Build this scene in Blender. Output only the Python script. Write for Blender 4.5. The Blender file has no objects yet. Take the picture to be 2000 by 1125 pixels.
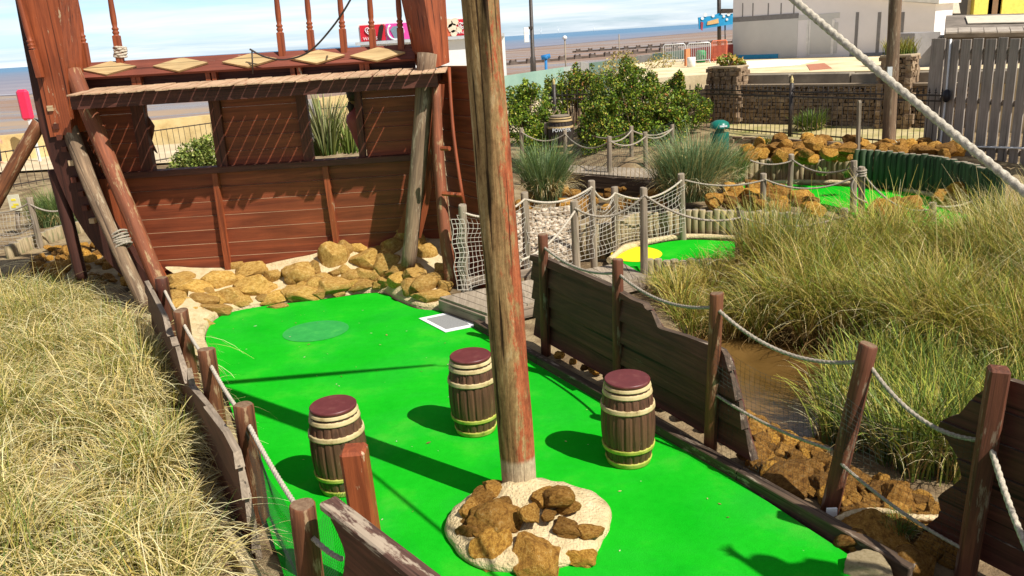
import bpy, bmesh, math, random
import numpy as np
from mathutils import Vector, Matrix, noise, Quaternion
random.seed(7); RNG=np.random.default_rng(11)
scn=bpy.context.scene; COL=scn.collection
PI=math.pi; R=math.radians
# ------------------------------------------------------------ camera
FPX=1600.; CAMH=3.8; PITCH=math.atan(492/FPX); ROLL=math.atan(.0635)
_F=Vector((0,math.cos(PITCH),-math.sin(PITCH))); _R0=Vector((1,0,0)); _U0=Vector((0,math.sin(PITCH),math.cos(PITCH)))
_R=_R0*math.cos(ROLL)-_U0*math.sin(ROLL); _U=_R0*math.sin(ROLL)+_U0*math.cos(ROLL)
def ray(x,y): return _F+_R*((x-1000)/FPX)+_U*((562.5-y)/FPX)
def at(x,y,z=0.):
    d=ray(x,y); t=(z-CAMH)/d.z; return Vector((d.x*t,d.y*t,z))
def dep(x,y,Y):
    d=ray(x,y); t=Y/d.y; return Vector((d.x*t,Y,CAMH+d.z*t))
cam=bpy.data.cameras.new('camera'); co=bpy.data.objects.new('camera',cam); COL.objects.link(co)
cam.sensor_width=36; cam.lens=36*FPX/2000; cam.clip_end=20000; cam.clip_start=.05
M=Matrix.Identity(4)
for i,v in enumerate((_R,_U,-_F)):
    for j in range(3): M[j][i]=v[j]
M[2][3]=CAMH; co.matrix_world=M; scn.camera=co
# ------------------------------------------------------------ tagging / objects
LOC={}
def tag(o,label=None,cat=None,group=None,kind=None):
    if label: o['label']=label
    if cat: o['category']=cat
    if group: o['group']=group
    if kind: o['kind']=kind
    return o
def thing(name,label,cat,loc=(0,0,0),group=None):
    o=bpy.data.objects.new(name,None); COL.objects.link(o); o.location=loc; o.empty_display_size=.1
    LOC[o.name]=Vector(loc); return tag(o,label,cat,group)
class MB:
    def __init__(s): s.v=[]; s.f=[]; s.m=[]; s.sm=[]
    def add(s,vs,fs,m=0,smooth=False,T=None):
        n=len(s.v)
        s.v+= [tuple(T@Vector(v)) for v in vs] if T else [tuple(v) for v in vs]
        for f in fs: s.f.append(tuple(n+i for i in f)); s.m.append(m); s.sm.append(smooth)
    def box(s,lo,hi,m=0,T=None,bev=0.0):
        x0,y0,z0=lo;x1,y1,z1=hi
        if bev<=0:
            vs=[(x0,y0,z0),(x1,y0,z0),(x1,y1,z0),(x0,y1,z0),(x0,y0,z1),(x1,y0,z1),(x1,y1,z1),(x0,y1,z1)]
            fs=[(0,3,2,1),(4,5,6,7),(0,1,5,4),(1,2,6,5),(2,3,7,6),(3,0,4,7)]
            s.add(vs,fs,m,False,T); return
        b=bev; bm=bmesh.new()
        bmesh.ops.create_cube(bm,size=1)
        for v in bm.verts: v.co=Vector(((x0+x1)/2+v.co.x*(x1-x0),(y0+y1)/2+v.co.y*(y1-y0),(z0+z1)/2+v.co.z*(z1-z0)))
        bmesh.ops.bevel(bm,geom=list(bm.edges),offset=b,segments=1,affect='EDGES',profile=.5)
        bm.verts.index_update()
        s.add([v.co.copy() for v in bm.verts],[[v.index for v in f.verts] for f in bm.faces],m,False,T); bm.free()
    def prism(s,pts,d,m=0,mside=None,T=None):
        # pts: world points of planar polygon, d: extrude vector
        n=len(pts); d=Vector(d); P=[Vector(p) for p in pts]
        vs=P+[p+d for p in P]
        s.add(vs,[tuple(range(n)),tuple(range(2*n-1,n-1,-1))],m,False,T)
        base=len(s.v)-2*n
        for i in range(n):
            j=(i+1)%n
            s.f.append((base+i,base+n+i,base+n+j,base+j)); s.m.append(m if mside is None else mside); s.sm.append(False)
    def tube(s,path,rad,sides=8,m=0,cap=True,smooth=True,mcap=None,lobes=0,twist=0.,wob=0.):
        P=[Vector(p) for p in path]; n=len(P)
        if not hasattr(rad,'__len__'): rad=[rad]*n
        t=(P[1]-P[0]).normalized(); up=Vector((0,0,1)) if abs(t.z)<.9 else Vector((1,0,0))
        a=t.cross(up).normalized(); rings=[]; ph=0.; base=len(s.v)
        for i in range(n):
            tn=(P[min(i+1,n-1)]-P[max(i-1,0)]).normalized()
            a=(a-tn*a.dot(tn)).normalized(); b=tn.cross(a)
            if i: ph+=twist*(P[i]-P[i-1]).length
            for k in range(sides):
                th=2*PI*k/sides; r=rad[i]
                if lobes: r*=.70+.36*abs(math.cos((th-ph)*lobes/2))**.75
                if wob: r*=1+wob*noise.noise(P[i]*1.3+Vector((math.cos(th)*1.5,math.sin(th)*1.5,i*.01)))
                s.v.append(tuple(P[i]+a*math.cos(th)*r+b*math.sin(th)*r))
        for i in range(n-1):
            for k in range(sides):
                k2=(k+1)%sides
                s.f.append((base+i*sides+k,base+i*sides+k2,base+(i+1)*sides+k2,base+(i+1)*sides+k)); s.m.append(m); s.sm.append(smooth)
        if cap:
            mc=m if mcap is None else mcap
            s.f.append(tuple(base+k for k in range(sides))[::-1]); s.m.append(mc); s.sm.append(False)
            s.f.append(tuple(base+(n-1)*sides+k for k in range(sides))); s.m.append(mc); s.sm.append(False)
    def lathe(s,prof,c=(0,0,0),sides=24,m=0,T=None,smooth=True):
        n=len(prof); vs=[];fs=[]
        for r,z in prof:
            for k in range(sides):
                th=2*PI*k/sides; vs.append((c[0]+r*math.cos(th),c[1]+r*math.sin(th),c[2]+z))
        for i in range(n-1):
            for k in range(sides):
                k2=(k+1)%sides; fs.append((i*sides+k,i*sides+k2,(i+1)*sides+k2,(i+1)*sides+k))
        s.add(vs,fs,m,smooth,T)
        s.add([vs[(n-1)*sides+k] for k in range(sides)],[tuple(range(sides))],m,False,T)
        s.add([vs[k] for k in range(sides)],[tuple(range(sides))[::-1]],m,False,T)
    def build(s,name,mat,parent=None,origin=None,Mx=None,col=None):
        """verts are in world coords unless Mx (local frame) is given"""
        me=bpy.data.meshes.new(name)
        pl=LOC[parent.name] if parent else Vector((0,0,0))
        if Mx is None:
            o_=Vector(origin) if origin is not None else (pl if parent else Vector((0,0,0)))
            V=[(v[0]-o_.x,v[1]-o_.y,v[2]-o_.z) for v in s.v]
        else: V=s.v; o_=Mx.translation
        me.from_pydata(V,[],s.f)
        mats=mat if isinstance(mat,(list,tuple)) else [mat]
        for mm in mats: me.materials.append(mm)
        me.polygons.foreach_set('material_index',s.m); me.polygons.foreach_set('use_smooth',s.sm)
        bm=bmesh.new(); bm.from_mesh(me); bmesh.ops.recalc_face_normals(bm,faces=bm.faces); bm.to_mesh(me); bm.free()
        me.update()
        o=bpy.data.objects.new(name,me); COL.objects.link(o)
        if parent: o.parent=parent
        o.location=Vector(o_)-pl
        if Mx is not None: o.rotation_mode='QUATERNION'; o.rotation_quaternion=Mx.to_quaternion()
        LOC[o.name]=Vector(o_)
        return o
def copy_tree(o,loc=None,rz=None,parent=None,label=None,group=None):
    c=o.copy(); COL.objects.link(c)
    if parent: c.parent=parent
    if loc is not None: c.location=loc; LOC[c.name]=Vector(loc)
    if rz is not None: c.rotation_euler.z=rz
    if label: c['label']=label
    if group: c['group']=group
    for ch in list(o.children): copy_tree(ch,parent=c)
    return c
def zframe(a,b):
    """frame with local Z from a to b"""
    a=Vector(a);b=Vector(b); q=(b-a).to_track_quat('Z','Y'); return Matrix.Translation(a)@q.to_matrix().to_4x4(),(b-a).length
def xframe(a,b,up=(0,0,1)):
    a=Vector(a);b=Vector(b);x=(b-a).normalized();u=Vector(up);y=u.cross(x).normalized();z=x.cross(y)
    m=Matrix.Identity(4)
    for i,v in enumerate((x,y,z)):
        for j in range(3): m[j][i]=v[j]
    m.translation=a; return m,(b-a).length
# ------------------------------------------------------------ materials
def newmat(name):
    m=bpy.data.materials.new(name); m.use_nodes=True; nt=m.node_tree; nt.nodes.clear()
    out=nt.nodes.new('ShaderNodeOutputMaterial'); p=nt.nodes.new('ShaderNodeBsdfPrincipled'); nt.links.new(p.outputs[0],out.inputs[0])
    return m,nt,p,out
def N(nt,t,**k):
    n=nt.nodes.new(t)
    for a,v in k.items():
        if a in n.inputs: n.inputs[a].default_value=v
        else: setattr(n,a,v)
    return n
def coords(nt,scale=(1,1,1),kind='Object'):
    tc=N(nt,'ShaderNodeTexCoord'); mp=N(nt,'ShaderNodeMapping'); mp.inputs['Scale'].default_value=scale
    nt.links.new(tc.outputs[kind],mp.inputs[0]); return mp.outputs[0]
def ramp(nt,fac,stops):
    r=N(nt,'ShaderNodeValToRGB'); e=r.color_ramp.elements
    while len(e)<len(stops): e.new(.5)
    for i,(p,c) in enumerate(stops): e[i].position=p; e[i].color=(*c,1) if len(c)==3 else c
    nt.links.new(fac,r.inputs[0]); return r.outputs[0]
def mix(nt,fac,a,b,mode='MIX'):
    m=N(nt,'ShaderNodeMix',data_type='RGBA',blend_type=mode)
    for s,i in ((fac,0),(a,6),(b,7)):
        if hasattr(s,'node'): nt.links.new(s,m.inputs[i])
        else: m.inputs[i].default_value=s if i==0 else ((*s,1) if len(s)==3 else s)
    return m.outputs[2]
def bump(nt,p,h,st=.3,d=.01):
    b=N(nt,'ShaderNodeBump'); b.inputs['Strength'].default_value=st; b.inputs['Distance'].default_value=d
    nt.links.new(h,b.inputs['Height']); nt.links.new(b.outputs[0],p.inputs['Normal'])
def wood(name,c1,c2,grain='z',patch=None,pth=(.55,.62),ps=2.5,rough=.6,gs=1.0,coarse=1.5,bst=.35,crack=True,spec=.3,lowband=None):
    m,nt,p,out=newmat(name)
    s={'x':(1.2,22,22),'z':(22,22,1.2),'y':(22,1.2,22)}[grain]; s=tuple(v*gs for v in s)
    g=N(nt,'ShaderNodeTexNoise',Scale=1.,Detail=8.,Roughness=.65,Distortion=1.2); nt.links.new(coords(nt,s),g.inputs[0])
    big=N(nt,'ShaderNodeTexNoise',Scale=coarse,Detail=4.); nt.links.new(coords(nt),big.inputs[0])
    col=ramp(nt,g.outputs[0],[(.3,c2),(.5,tuple((a+b)/2 for a,b in zip(c1,c2))),(.68,c1)])
    col=mix(nt,.5,col,ramp(nt,big.outputs[0],[(.3,(.55,.55,.55)),(.7,(1.25,1.2,1.15))]),'MULTIPLY')
    if patch:
        s2={'x':(.35,1.6,1.6),'z':(1.6,1.6,.35),'y':(1.6,.35,1.6)}[grain]
        pn=N(nt,'ShaderNodeTexNoise',Scale=ps*3,Detail=10.,Roughness=.7); nt.links.new(coords(nt,s2),pn.inputs[0])
        pf=ramp(nt,pn.outputs[0],[(pth[0],(0,0,0)),(pth[1],(1,1,1))])
        col=mix(nt,pf,col,mix(nt,g.outputs[0],tuple(v*.55 for v in patch),tuple(min(1,v*1.3) for v in patch)))
    if crack:
        cs={'x':(.5,40,40),'z':(40,40,.5),'y':(40,.5,40)}[grain]
        cn=N(nt,'ShaderNodeTexNoise',Scale=.6,Detail=3.); nt.links.new(coords(nt,cs),cn.inputs[0])
        cf=ramp(nt,cn.outputs[0],[(.30,(.25,.25,.25)),(.37,(1,1,1))]); col=mix(nt,1.,col,cf,'MULTIPLY')
    nt.links.new(col,p.inputs['Base Color']); p.inputs['Roughness'].default_value=rough; p.inputs['Specular IOR Level'].default_value=spec
    bump(nt,p,g.outputs[0],bst,.01); return m
def noisy(name,stops,scale=4.,detail=8.,rough=.85,bs=.4,bd=.02,bscale=None,kind='Object',spec=.2,scl=(1,1,1)):
    m,nt,p,out=newmat(name); c=coords(nt,scl,kind)
    n=N(nt,'ShaderNodeTexNoise',Scale=scale,Detail=detail,Roughness=.65); nt.links.new(c,n.inputs[0])
    nt.links.new(ramp(nt,n.outputs[0],stops),p.inputs['Base Color']); p.inputs['Roughness'].default_value=rough; p.inputs['Specular IOR Level'].default_value=spec
    n2=N(nt,'ShaderNodeTexNoise',Scale=bscale or scale*4,Detail=8.); nt.links.new(c,n2.inputs[0]); bump(nt,p,n2.outputs[0],bs,bd); return m
def leafmat(name,trans=.18):
    m,nt,p,out=newmat(name); a=N(nt,'ShaderNodeAttribute',attribute_name='Col')
    nt.links.new(a.outputs[0],p.inputs['Base Color']); p.inputs['Roughness'].default_value=.5; p.inputs['Specular IOR Level'].default_value=.25
    t=N(nt,'ShaderNodeBsdfTranslucent'); nt.links.new(a.outputs[0],t.inputs[0])
    mx=N(nt,'ShaderNodeMixShader'); mx.inputs[0].default_value=trans
    nt.links.new(p.outputs[0],mx.inputs[1]); nt.links.new(t.outputs[0],mx.inputs[2]); nt.links.new(mx.outputs[0],out.inputs[0]); return m
W={}
W['red']=wood('stained_red_planks',(.34,.083,.034),(.13,.030,.015),'x',gs=.38,coarse=1.2,patch=(.18,.06,.035),pth=(.60,.74),rough=.55,crack=False)
W['redz']=wood('stained_red_uprights',(.40,.10,.035),(.15,.035,.015),'z',gs=.6,patch=(.5,.36,.22),pth=(.635,.655),rough=.5)
W['deepx']=wood('dark_hull_planks',(.15,.050,.034),(.05,.017,.012),'x',gs=.7,patch=(.17,.095,.06),pth=(.62,.75),rough=.65)
W['deepz']=wood('dark_ribs',(.16,.045,.024),(.05,.016,.010),'z',gs=.7,patch=(.25,.13,.07),pth=(.66,.72),rough=.6)
W['raw']=wood('raw_timber_edge',(.62,.46,.28),(.36,.25,.14),'x',gs=.8,rough=.8)
W['rawy']=wood('sunbleached_deck_boards',(.66,.46,.30),(.42,.25,.14),'y',gs=.8,patch=(.30,.10,.05),pth=(.55,.68),rough=.8)
W['rib']=wood('shade_darkened_rib',(.085,.028,.018),(.03,.011,.008),'z',gs=.7,patch=(.20,.09,.05),pth=(.66,.70),rough=.65)  # shade on the corner rib and upright prop is put into this brown
W['diamond']=wood('bleached_diamond_boards',(.60,.44,.22),(.34,.22,.10),'x',gs=.6,rough=.8)
W['grey']=wood('weathered_grey_posts',(.42,.34,.25),(.15,.12,.085),'z',gs=.8,patch=(.26,.25,.15),pth=(.55,.7),rough=.85)
W['greyx']=wood('weathered_grey_boards',(.40,.32,.24),(.16,.125,.09),'x',gs=.8,rough=.85)
W['post']=wood('brown_stained_posts',(.27,.10,.04),(.07,.026,.014),'z',gs=.7,patch=(.34,.22,.12),pth=(.56,.62),rough=.7,bst=.7)
W['postb']=wood('dark_stained_posts',(.22,.075,.036),(.06,.022,.013),'z',gs=.7,patch=(.26,.18,.12),pth=(.56,.62),rough=.7,bst=.7)
W['end']=noisy('end_grain',[(.3,(.13,.07,.04)),(.7,(.27,.18,.11))],scale=25)
W['endgrey']=noisy('grey_end_grain',[(.3,(.16,.12,.09)),(.7,(.42,.36,.27))],scale=25)
W['loga']=wood('peeling_red_logs',(.32,.10,.045),(.12,.04,.022),'z',gs=.6,patch=(.38,.24,.12),pth=(.55,.60),rough=.7,bst=.7)
W['logg']=wood('grey_bark_logs',(.32,.215,.13),(.08,.05,.035),'z',gs=.6,patch=(.42,.33,.22),pth=(.54,.64),rough=.9,bst=.9)
W['kerb']=wood('kerb_timber',(.13,.085,.055),(.04,.028,.02),'x',gs=.7,patch=(.40,.32,.24),pth=(.56,.66),rough=.8)
W['gate']=wood('silver_grey_slats',(.46,.40,.35),(.24,.205,.175),'z',gs=.6,patch=(.24,.2,.15),pth=(.6,.75),rough=.85)
W['palis']=wood('log_edging_wood',(.50,.40,.24),(.20,.15,.08),'z',gs=.8,patch=(.20,.22,.10),pth=(.5,.65),rough=.85)
W['palisg']=wood('green_log_edging_wood',(.085,.13,.065),(.035,.05,.028),'z',gs=.8,patch=(.20,.17,.08),pth=(.6,.7),rough=.85)
W['iron']=noisy('black_iron',[(.3,(.02,.018,.015)),(.75,(.06,.04,.03))],scale=8,rough=.5,spec=.5)
W['gold']=noisy('brass_paint',[(.3,(.5,.38,.14)),(.7,(.65,.52,.24))],scale=10,rough=.4)
W['rock']=None
def rockmat(nm='ochre_ironstone',st=None):
    m,nt,p,out=newmat(nm); c=coords(nt); tcg=N(nt,'ShaderNodeTexCoord'); oi=N(nt,'ShaderNodeObjectInfo')
    n=N(nt,'ShaderNodeTexNoise',Scale=5.,Detail=10.,Roughness=.7); nt.links.new(c,n.inputs[0])
    v=N(nt,'ShaderNodeTexNoise',Scale=28.,Detail=6.,Roughness=.7); nt.links.new(c,v.inputs[0])
    col=ramp(nt,n.outputs[0],st or [(.28,(.09,.045,.016)),(.40,(.27,.14,.035)),(.54,(.50,.29,.07)),(.70,(.60,.44,.20))])
    col=mix(nt,.75,col,ramp(nt,v.outputs[0],[(.3,(.45,.4,.35)),(.6,(1.15,1.1,1.0))]),'MULTIPLY')
    col=mix(nt,1.,col,ramp(nt,oi.outputs['Random'],[(0,(.72,.66,.62)),(.5,(.95,.9,.82)),(1,(1.15,1.08,.85))] if st else [(0,(.42,.37,.38)),(.3,(.68,.60,.54)),(.7,(1.0,.92,.8)),(1,(1.2,1.1,.75))]),'MULTIPLY')
    nt.links.new(col,p.inputs['Base Color']); p.inputs['Roughness'].default_value=.9; p.inputs['Specular IOR Level'].default_value=.15
    ad=N(nt,'ShaderNodeMath',operation='ADD'); nt.links.new(n.outputs[0],ad.inputs[0]); nt.links.new(v.outputs[0],ad.inputs[1])
    bump(nt,p,ad.outputs[0],.8,.03); return m
ROCK=rockmat()
MORTAR=noisy('cream_mortar',[(.28,(.36,.26,.13)),(.42,(.58,.45,.25)),(.6,(.68,.54,.32)),(.78,(.76,.65,.44))],scale=7,detail=12,bs=1.,bd=.03,bscale=45,rough=.95)
def ropemat(name,a,b):
    return noisy(name,[(.35,a),(.65,b)],scale=60,bs=.6,bd=.003,rough=.9)
ROPE=ropemat('grey_rope',(.20,.17,.13),(.44,.38,.30)); ROPEW=ropemat('pale_rope',(.34,.29,.22),(.62,.55,.44)); ROPEB=ropemat('rigging_rope_fibre',(.30,.26,.20),(.58,.52,.42)); ROPEO=ropemat('hemp_rope',(.40,.29,.15),(.68,.54,.33))
NETW=noisy('pale_net_cord',[(.3,(.45,.41,.34)),(.7,(.66,.61,.52))],scale=30); NETD=noisy('dark_net_cord',[(.3,(.02,.03,.025)),(.7,(.05,.07,.055))],scale=30)
def carpet():
    m,nt,p,out=newmat('artificial_turf'); c=coords(nt)
    n=N(nt,'ShaderNodeTexNoise',Scale=1.3,Detail=6.,Roughness=.6); nt.links.new(c,n.inputs[0])
    f=N(nt,'ShaderNodeTexNoise',Scale=120.,Detail=3.,Roughness=.8); nt.links.new(c,f.inputs[0])
    g=N(nt,'ShaderNodeTexNoise',Scale=14.,Detail=6.,Roughness=.7); nt.links.new(c,g.inputs[0])
    col=ramp(nt,n.outputs[0],[(.3,(.004,.38,.008)),(.55,(.010,.44,.012)),(.75,(.045,.48,.02))])
    col=mix(nt,.55,col,ramp(nt,f.outputs[0],[(.3,(.5,.56,.5)),(.65,(1.25,1.22,1.3))]),'MULTIPLY')
    col=mix(nt,.3,col,ramp(nt,g.outputs[0],[(.35,(.75,.8,.7)),(.6,(1.1,1.1,1.1))]),'MULTIPLY')
    vo=N(nt,'ShaderNodeTexVoronoi',Scale=3.2); nt.links.new(c,vo.inputs[0])
    sp=ramp(nt,vo.outputs['Distance'],[(.0,(1,1,1)),(.026,(0,0,0))]); col=mix(nt,mix(nt,.6,(0,0,0),sp),col,(.55,.55,.35))
    wn=N(nt,'ShaderNodeTexNoise',Scale=.55,Detail=8.,Roughness=.7,Distortion=1.); nt.links.new(c,wn.inputs[0]); col=mix(nt,.8,col,mix(nt,ramp(nt,wn.outputs[0],[(.46,(0,0,0)),(.72,(1,1,1))]),(1,1,1),(1.9,.90,2.2)),'MULTIPLY')
    vd=N(nt,'ShaderNodeTexVoronoi',Scale=5.); nt.links.new(coords(nt,(1.3,1,1)),vd.inputs[0]); dk=ramp(nt,vd.outputs['Distance'],[(.0,(1,1,1)),(.03,(0,0,0))]); col=mix(nt,mix(nt,.5,(0,0,0),dk),col,(.02,.12,.01))
    nt.links.new(col,p.inputs['Base Color']); p.inputs['Roughness'].default_value=.95; p.inputs['Specular IOR Level'].default_value=.05
    bump(nt,p,f.outputs[0],.7,.006); return m
TURF=carpet()
def flat(name,c,rough=.6,var=.15,scale=6,spec=.3,metal=0):
    m=noisy(name,[(.3,tuple(v*(1-var) for v in c)),(.7,tuple(min(1,v*(1+var)) for v in c))],scale=scale,rough=rough,bs=.1,bd=.005,spec=spec)
    m.node_tree.nodes['Principled BSDF'].inputs['Metallic'].default_value=metal; return m
LEAF=leafmat('leaf'); 
# ------------------------------------------------------------ generators
def rope_path(a,b,sag,n):
    a=Vector(a);b=Vector(b); return [a.lerp(b,i/n)-Vector((0,0,4*sag*(i/n)*(1-i/n))) for i in range(n+1)]
def rope_mb(path,r=.017,fine=True,mb=None):
    # resample the path
    P=[Vector(p) for p in path]; L=sum((P[i+1]-P[i]).length for i in range(len(P)-1))
    step=r*.62 if fine else r*4; n=max(6,int(L/step)); out=[];acc=0;j=0
    d=[0]
    for i in range(len(P)-1): d.append(d[-1]+(P[i+1]-P[i]).length)
    for k in range(n+1):
        s=L*k/n
        while j<len(P)-2 and d[j+1]<s: j+=1
        t=(s-d[j])/max(1e-9,d[j+1]-d[j]); out.append(P[j].lerp(P[j+1],t))
    mb=mb or MB(); mb.tube(out,r*.98,15 if fine else 6,lobes=3 if fine else 0,twist=1/(r*1.15) if fine else 0)
    return mb
def net_mb(A,B,h0,h1,cell,r,sag=0.,bulge=0.,mb=None,base=None,diamond=False):
    """net hanging between ground points A,B ; h0 bottom height, h1 top"""
    mb=mb or MB(); A=Vector(A);B=Vector(B); L=(B-A).length; nu=max(2,round(L/cell)); nv=max(2,round((h1-h0)/cell))
    nrm=Vector((0,0,1)).cross(B-A).normalized(); sd=random.random()*50
    def pt(u,v):
        p=A.lerp(B,u); top=h1-4*sag*u*(1-u); z=h0+(top-h0)*v
        w=noise.noise(Vector((u*L*1.7+sd,v*3,0)))*.9*cell; p=p+(B-A).normalized()*noise.noise(Vector((u*L*2.3,v*5,sd)))*.7*cell
        return Vector((p.x,p.y,p.z+z))+nrm*(bulge*math.sin(PI*u)*math.sin(PI*min(1,v*.9+.1))+w)+Vector((0,0,w*.4))
    for i in range(nu+1): mb.tube([pt(i/nu,j/nv) for j in range(nv+1)],r,3,cap=False,smooth=False)
    for j in range(nv+1): mb.tube([pt(i/nu,j/nv) for i in range(nu+1)],r,3,cap=False,smooth=False)
    return mb
def post_obj(name,base,top,r0,r1,mat,parent,endmat,sides=14,square=False):
    Mx,L=zframe(base,top); mb=MB(); n=8; sd=random.random()*99
    if square:
        mb.box((-r0,-r0,0),(r0,r0,L),bev=r0*.25)
    else:
        path=[(0,0,L*i/n) for i in range(n)]+[(0,0,L*.992),(0,0,L)]
        rad=[ (r0+(r1-r0)*i/n) for i in range(n)]+[r1,r1*.9]
        b0=len(mb.v); mb.tube(path,rad,sides,mcap=1)
        for i,v in enumerate(mb.v):
            v=Vector(v); k=1+.06*noise.noise(Vector((v.x*8,v.y*8,v.z*1.5+sd))); mb.v[i]=(v.x*k,v.y*k,v.z+ (.02*noise.noise(Vector((v.x*9,v.y*9,sd))) if v.z>L*.98 else 0))
    return mb.build(name,[mat,endmat],parent,Mx=Mx)
def rock_mesh(seed,sub=4,flatn=.75,rough=1.):
    rnd=random.Random(seed); bm=bmesh.new(); bmesh.ops.create_icosphere(bm,subdivisions=sub,radius=1)
    planes=[]
    for _ in range(17):
        v=Vector((rnd.gauss(0,1),rnd.gauss(0,1),rnd.gauss(0,1))).normalized(); planes.append((v,rnd.uniform(.60,.92)))
    off=Vector((seed*3.7,seed*1.3,0))
    for v in bm.verts:
        p=v.co.copy()
        for n_,d in planes:
            e=p.dot(n_)-d
            if e>0: p-=n_*e*.97
        p*=1.12+.10*noise.noise(p*1.6+off)+rough*(.09*noise.noise(p*3+off)+.045*noise.noise(p*8+off)+.02*noise.noise(p*19+off))
        v.co=p
    me=bpy.data.meshes.new('rock'); bm.to_mesh(me); bm.free()
    for f in me.polygons: f.use_smooth=True
    try: me.set_sharp_from_angle(angle=R(38))
    except Exception: pass
    me.materials.append(ROCK); return me
ROCKS=[rock_mesh(i) for i in range(12)]
_r=ROCK; ROCK=rockmat('golden_cemented_stone',[(.26,(.22,.12,.035)),(.40,(.42,.25,.07)),(.54,(.60,.40,.13)),(.72,(.70,.56,.30))]); ROCKB=[rock_mesh(40+i,rough=.45) for i in range(8)]; ROCK=_r
def rock(loc,s,label=None,group=None,parent=None,name='rock',rot=None,sq=None,pool=None):
    me=random.choice(pool or ROCKS); o=bpy.data.objects.new(name,me); COL.objects.link(o)
    sq=sq or (random.uniform(.85,1.25),random.uniform(.75,1.05),random.uniform(.55,.85))
    o.scale=(s*sq[0],s*sq[1],s*sq[2]); o.rotation_euler=rot or (random.uniform(-.3,.3),random.uniform(-.3,.3),random.uniform(0,6.28))
    if parent: o.parent=parent; o.location=Vector(loc)-LOC[parent.name]
    else: o.location=loc; tag(o,label,'rock',group)
    return o
def np_mesh(name,V,F,C=None,mat=None,parent=None,smooth=False,origin=None):
    me=bpy.data.meshes.new(name); n=len(V); k=F.shape[1]
    if origin is not None: V=V-np.array(origin)
    me.vertices.add(n); me.vertices.foreach_set('co',V.astype(np.float32).ravel())
    me.loops.add(F.size); me.loops.foreach_set('vertex_index',F.astype(np.int32).ravel())
    me.polygons.add(len(F)); me.polygons.foreach_set('loop_start',np.arange(0,F.size,k,dtype=np.int32)); me.polygons.foreach_set('loop_total',np.full(len(F),k,dtype=np.int32))
    if smooth: me.polygons.foreach_set('use_smooth',np.ones(len(F),dtype=bool))
    if C is not None:
        a=me.color_attributes.new('Col','FLOAT_COLOR','POINT'); a.data.foreach_set('color',np.concatenate([C,np.ones((n,1))],1).astype(np.float32).ravel())
    me.update(calc_edges=True); me.validate()
    if mat: me.materials.append(mat)
    o=bpy.data.objects.new(name,me); COL.objects.link(o)
    if origin is not None:
        o.location=Vector(origin)-(LOC[parent.name] if parent else Vector((0,0,0)))
    if parent: o.parent=parent
    return o
def blades(base,az,L,th0,th1,w,c0,c1,seg=6,pw=1.4,twist=.6):
    n=len(base); t=np.linspace(0,1,seg+1); tm=(t[1:]+t[:-1])/2
    th=th0[:,None]+(th1-th0)[:,None]*tm[None]**pw
    dl=(L/seg)[:,None]; h=np.concatenate([np.zeros((n,1)),np.cumsum(np.sin(th)*dl,1)],1); z=np.concatenate([np.zeros((n,1)),np.cumsum(np.cos(th)*dl,1)],1)
    cx,cy=np.cos(az)[:,None],np.sin(az)[:,None]
    P=np.stack([base[:,0:1]+h*cx,base[:,1:2]+h*cy,base[:,2:3]+z],2)
    ta=az+PI/2+RNG.normal(0,twist,n); side=np.stack([np.cos(ta),np.sin(ta),np.zeros(n)],1)[:,None,:]
    ww=(w[:,None]*(1-t[None]**2*.85))[:,:,None]*.5
    V=np.stack([P-side*ww,P+side*ww],2).reshape(-1,3)
    C=(c0[:,None,:]*(1-t)[None,:,None]+c1[:,None,:]*t[None,:,None]); C=np.repeat(C[:,:,None,:],2,2).reshape(-1,3)
    i=np.arange(n)[:,None]*(2*(seg+1))+np.arange(seg)[None]*2
    F=np.stack([i,i+1,i+3,i+2],2).reshape(-1,4)
    return V,F,C
def pick(pal,n,wts=None):
    pal=np.array(pal); idx=RNG.choice(len(pal),n,p=wts); c=pal[idx]; return np.clip(c*RNG.uniform(.75,1.25,(n,1)),0,1)
def merge(parts):
    V=[];F=[];C=[];o=0
    for v,f,c in parts: V.append(v);F.append(f+o);C.append(c);o+=len(v)
    return np.concatenate(V),np.concatenate(F),np.concatenate(C)
STRAW=[(.78,.63,.33),(.92,.81,.50),(.66,.50,.20),(.46,.34,.12)]; GREEN=[(.09,.16,.025),(.15,.22,.035),(.06,.11,.02),(.24,.27,.06)]; OLIVE=[(.34,.31,.055),(.46,.38,.07),(.22,.21,.03),(.56,.40,.09)]
BLUEG=[(.13,.22,.09),(.20,.30,.13),(.09,.16,.07),(.30,.36,.17)]
BROWN=[(.30,.18,.07),(.42,.27,.11),(.22,.13,.05)]
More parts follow.
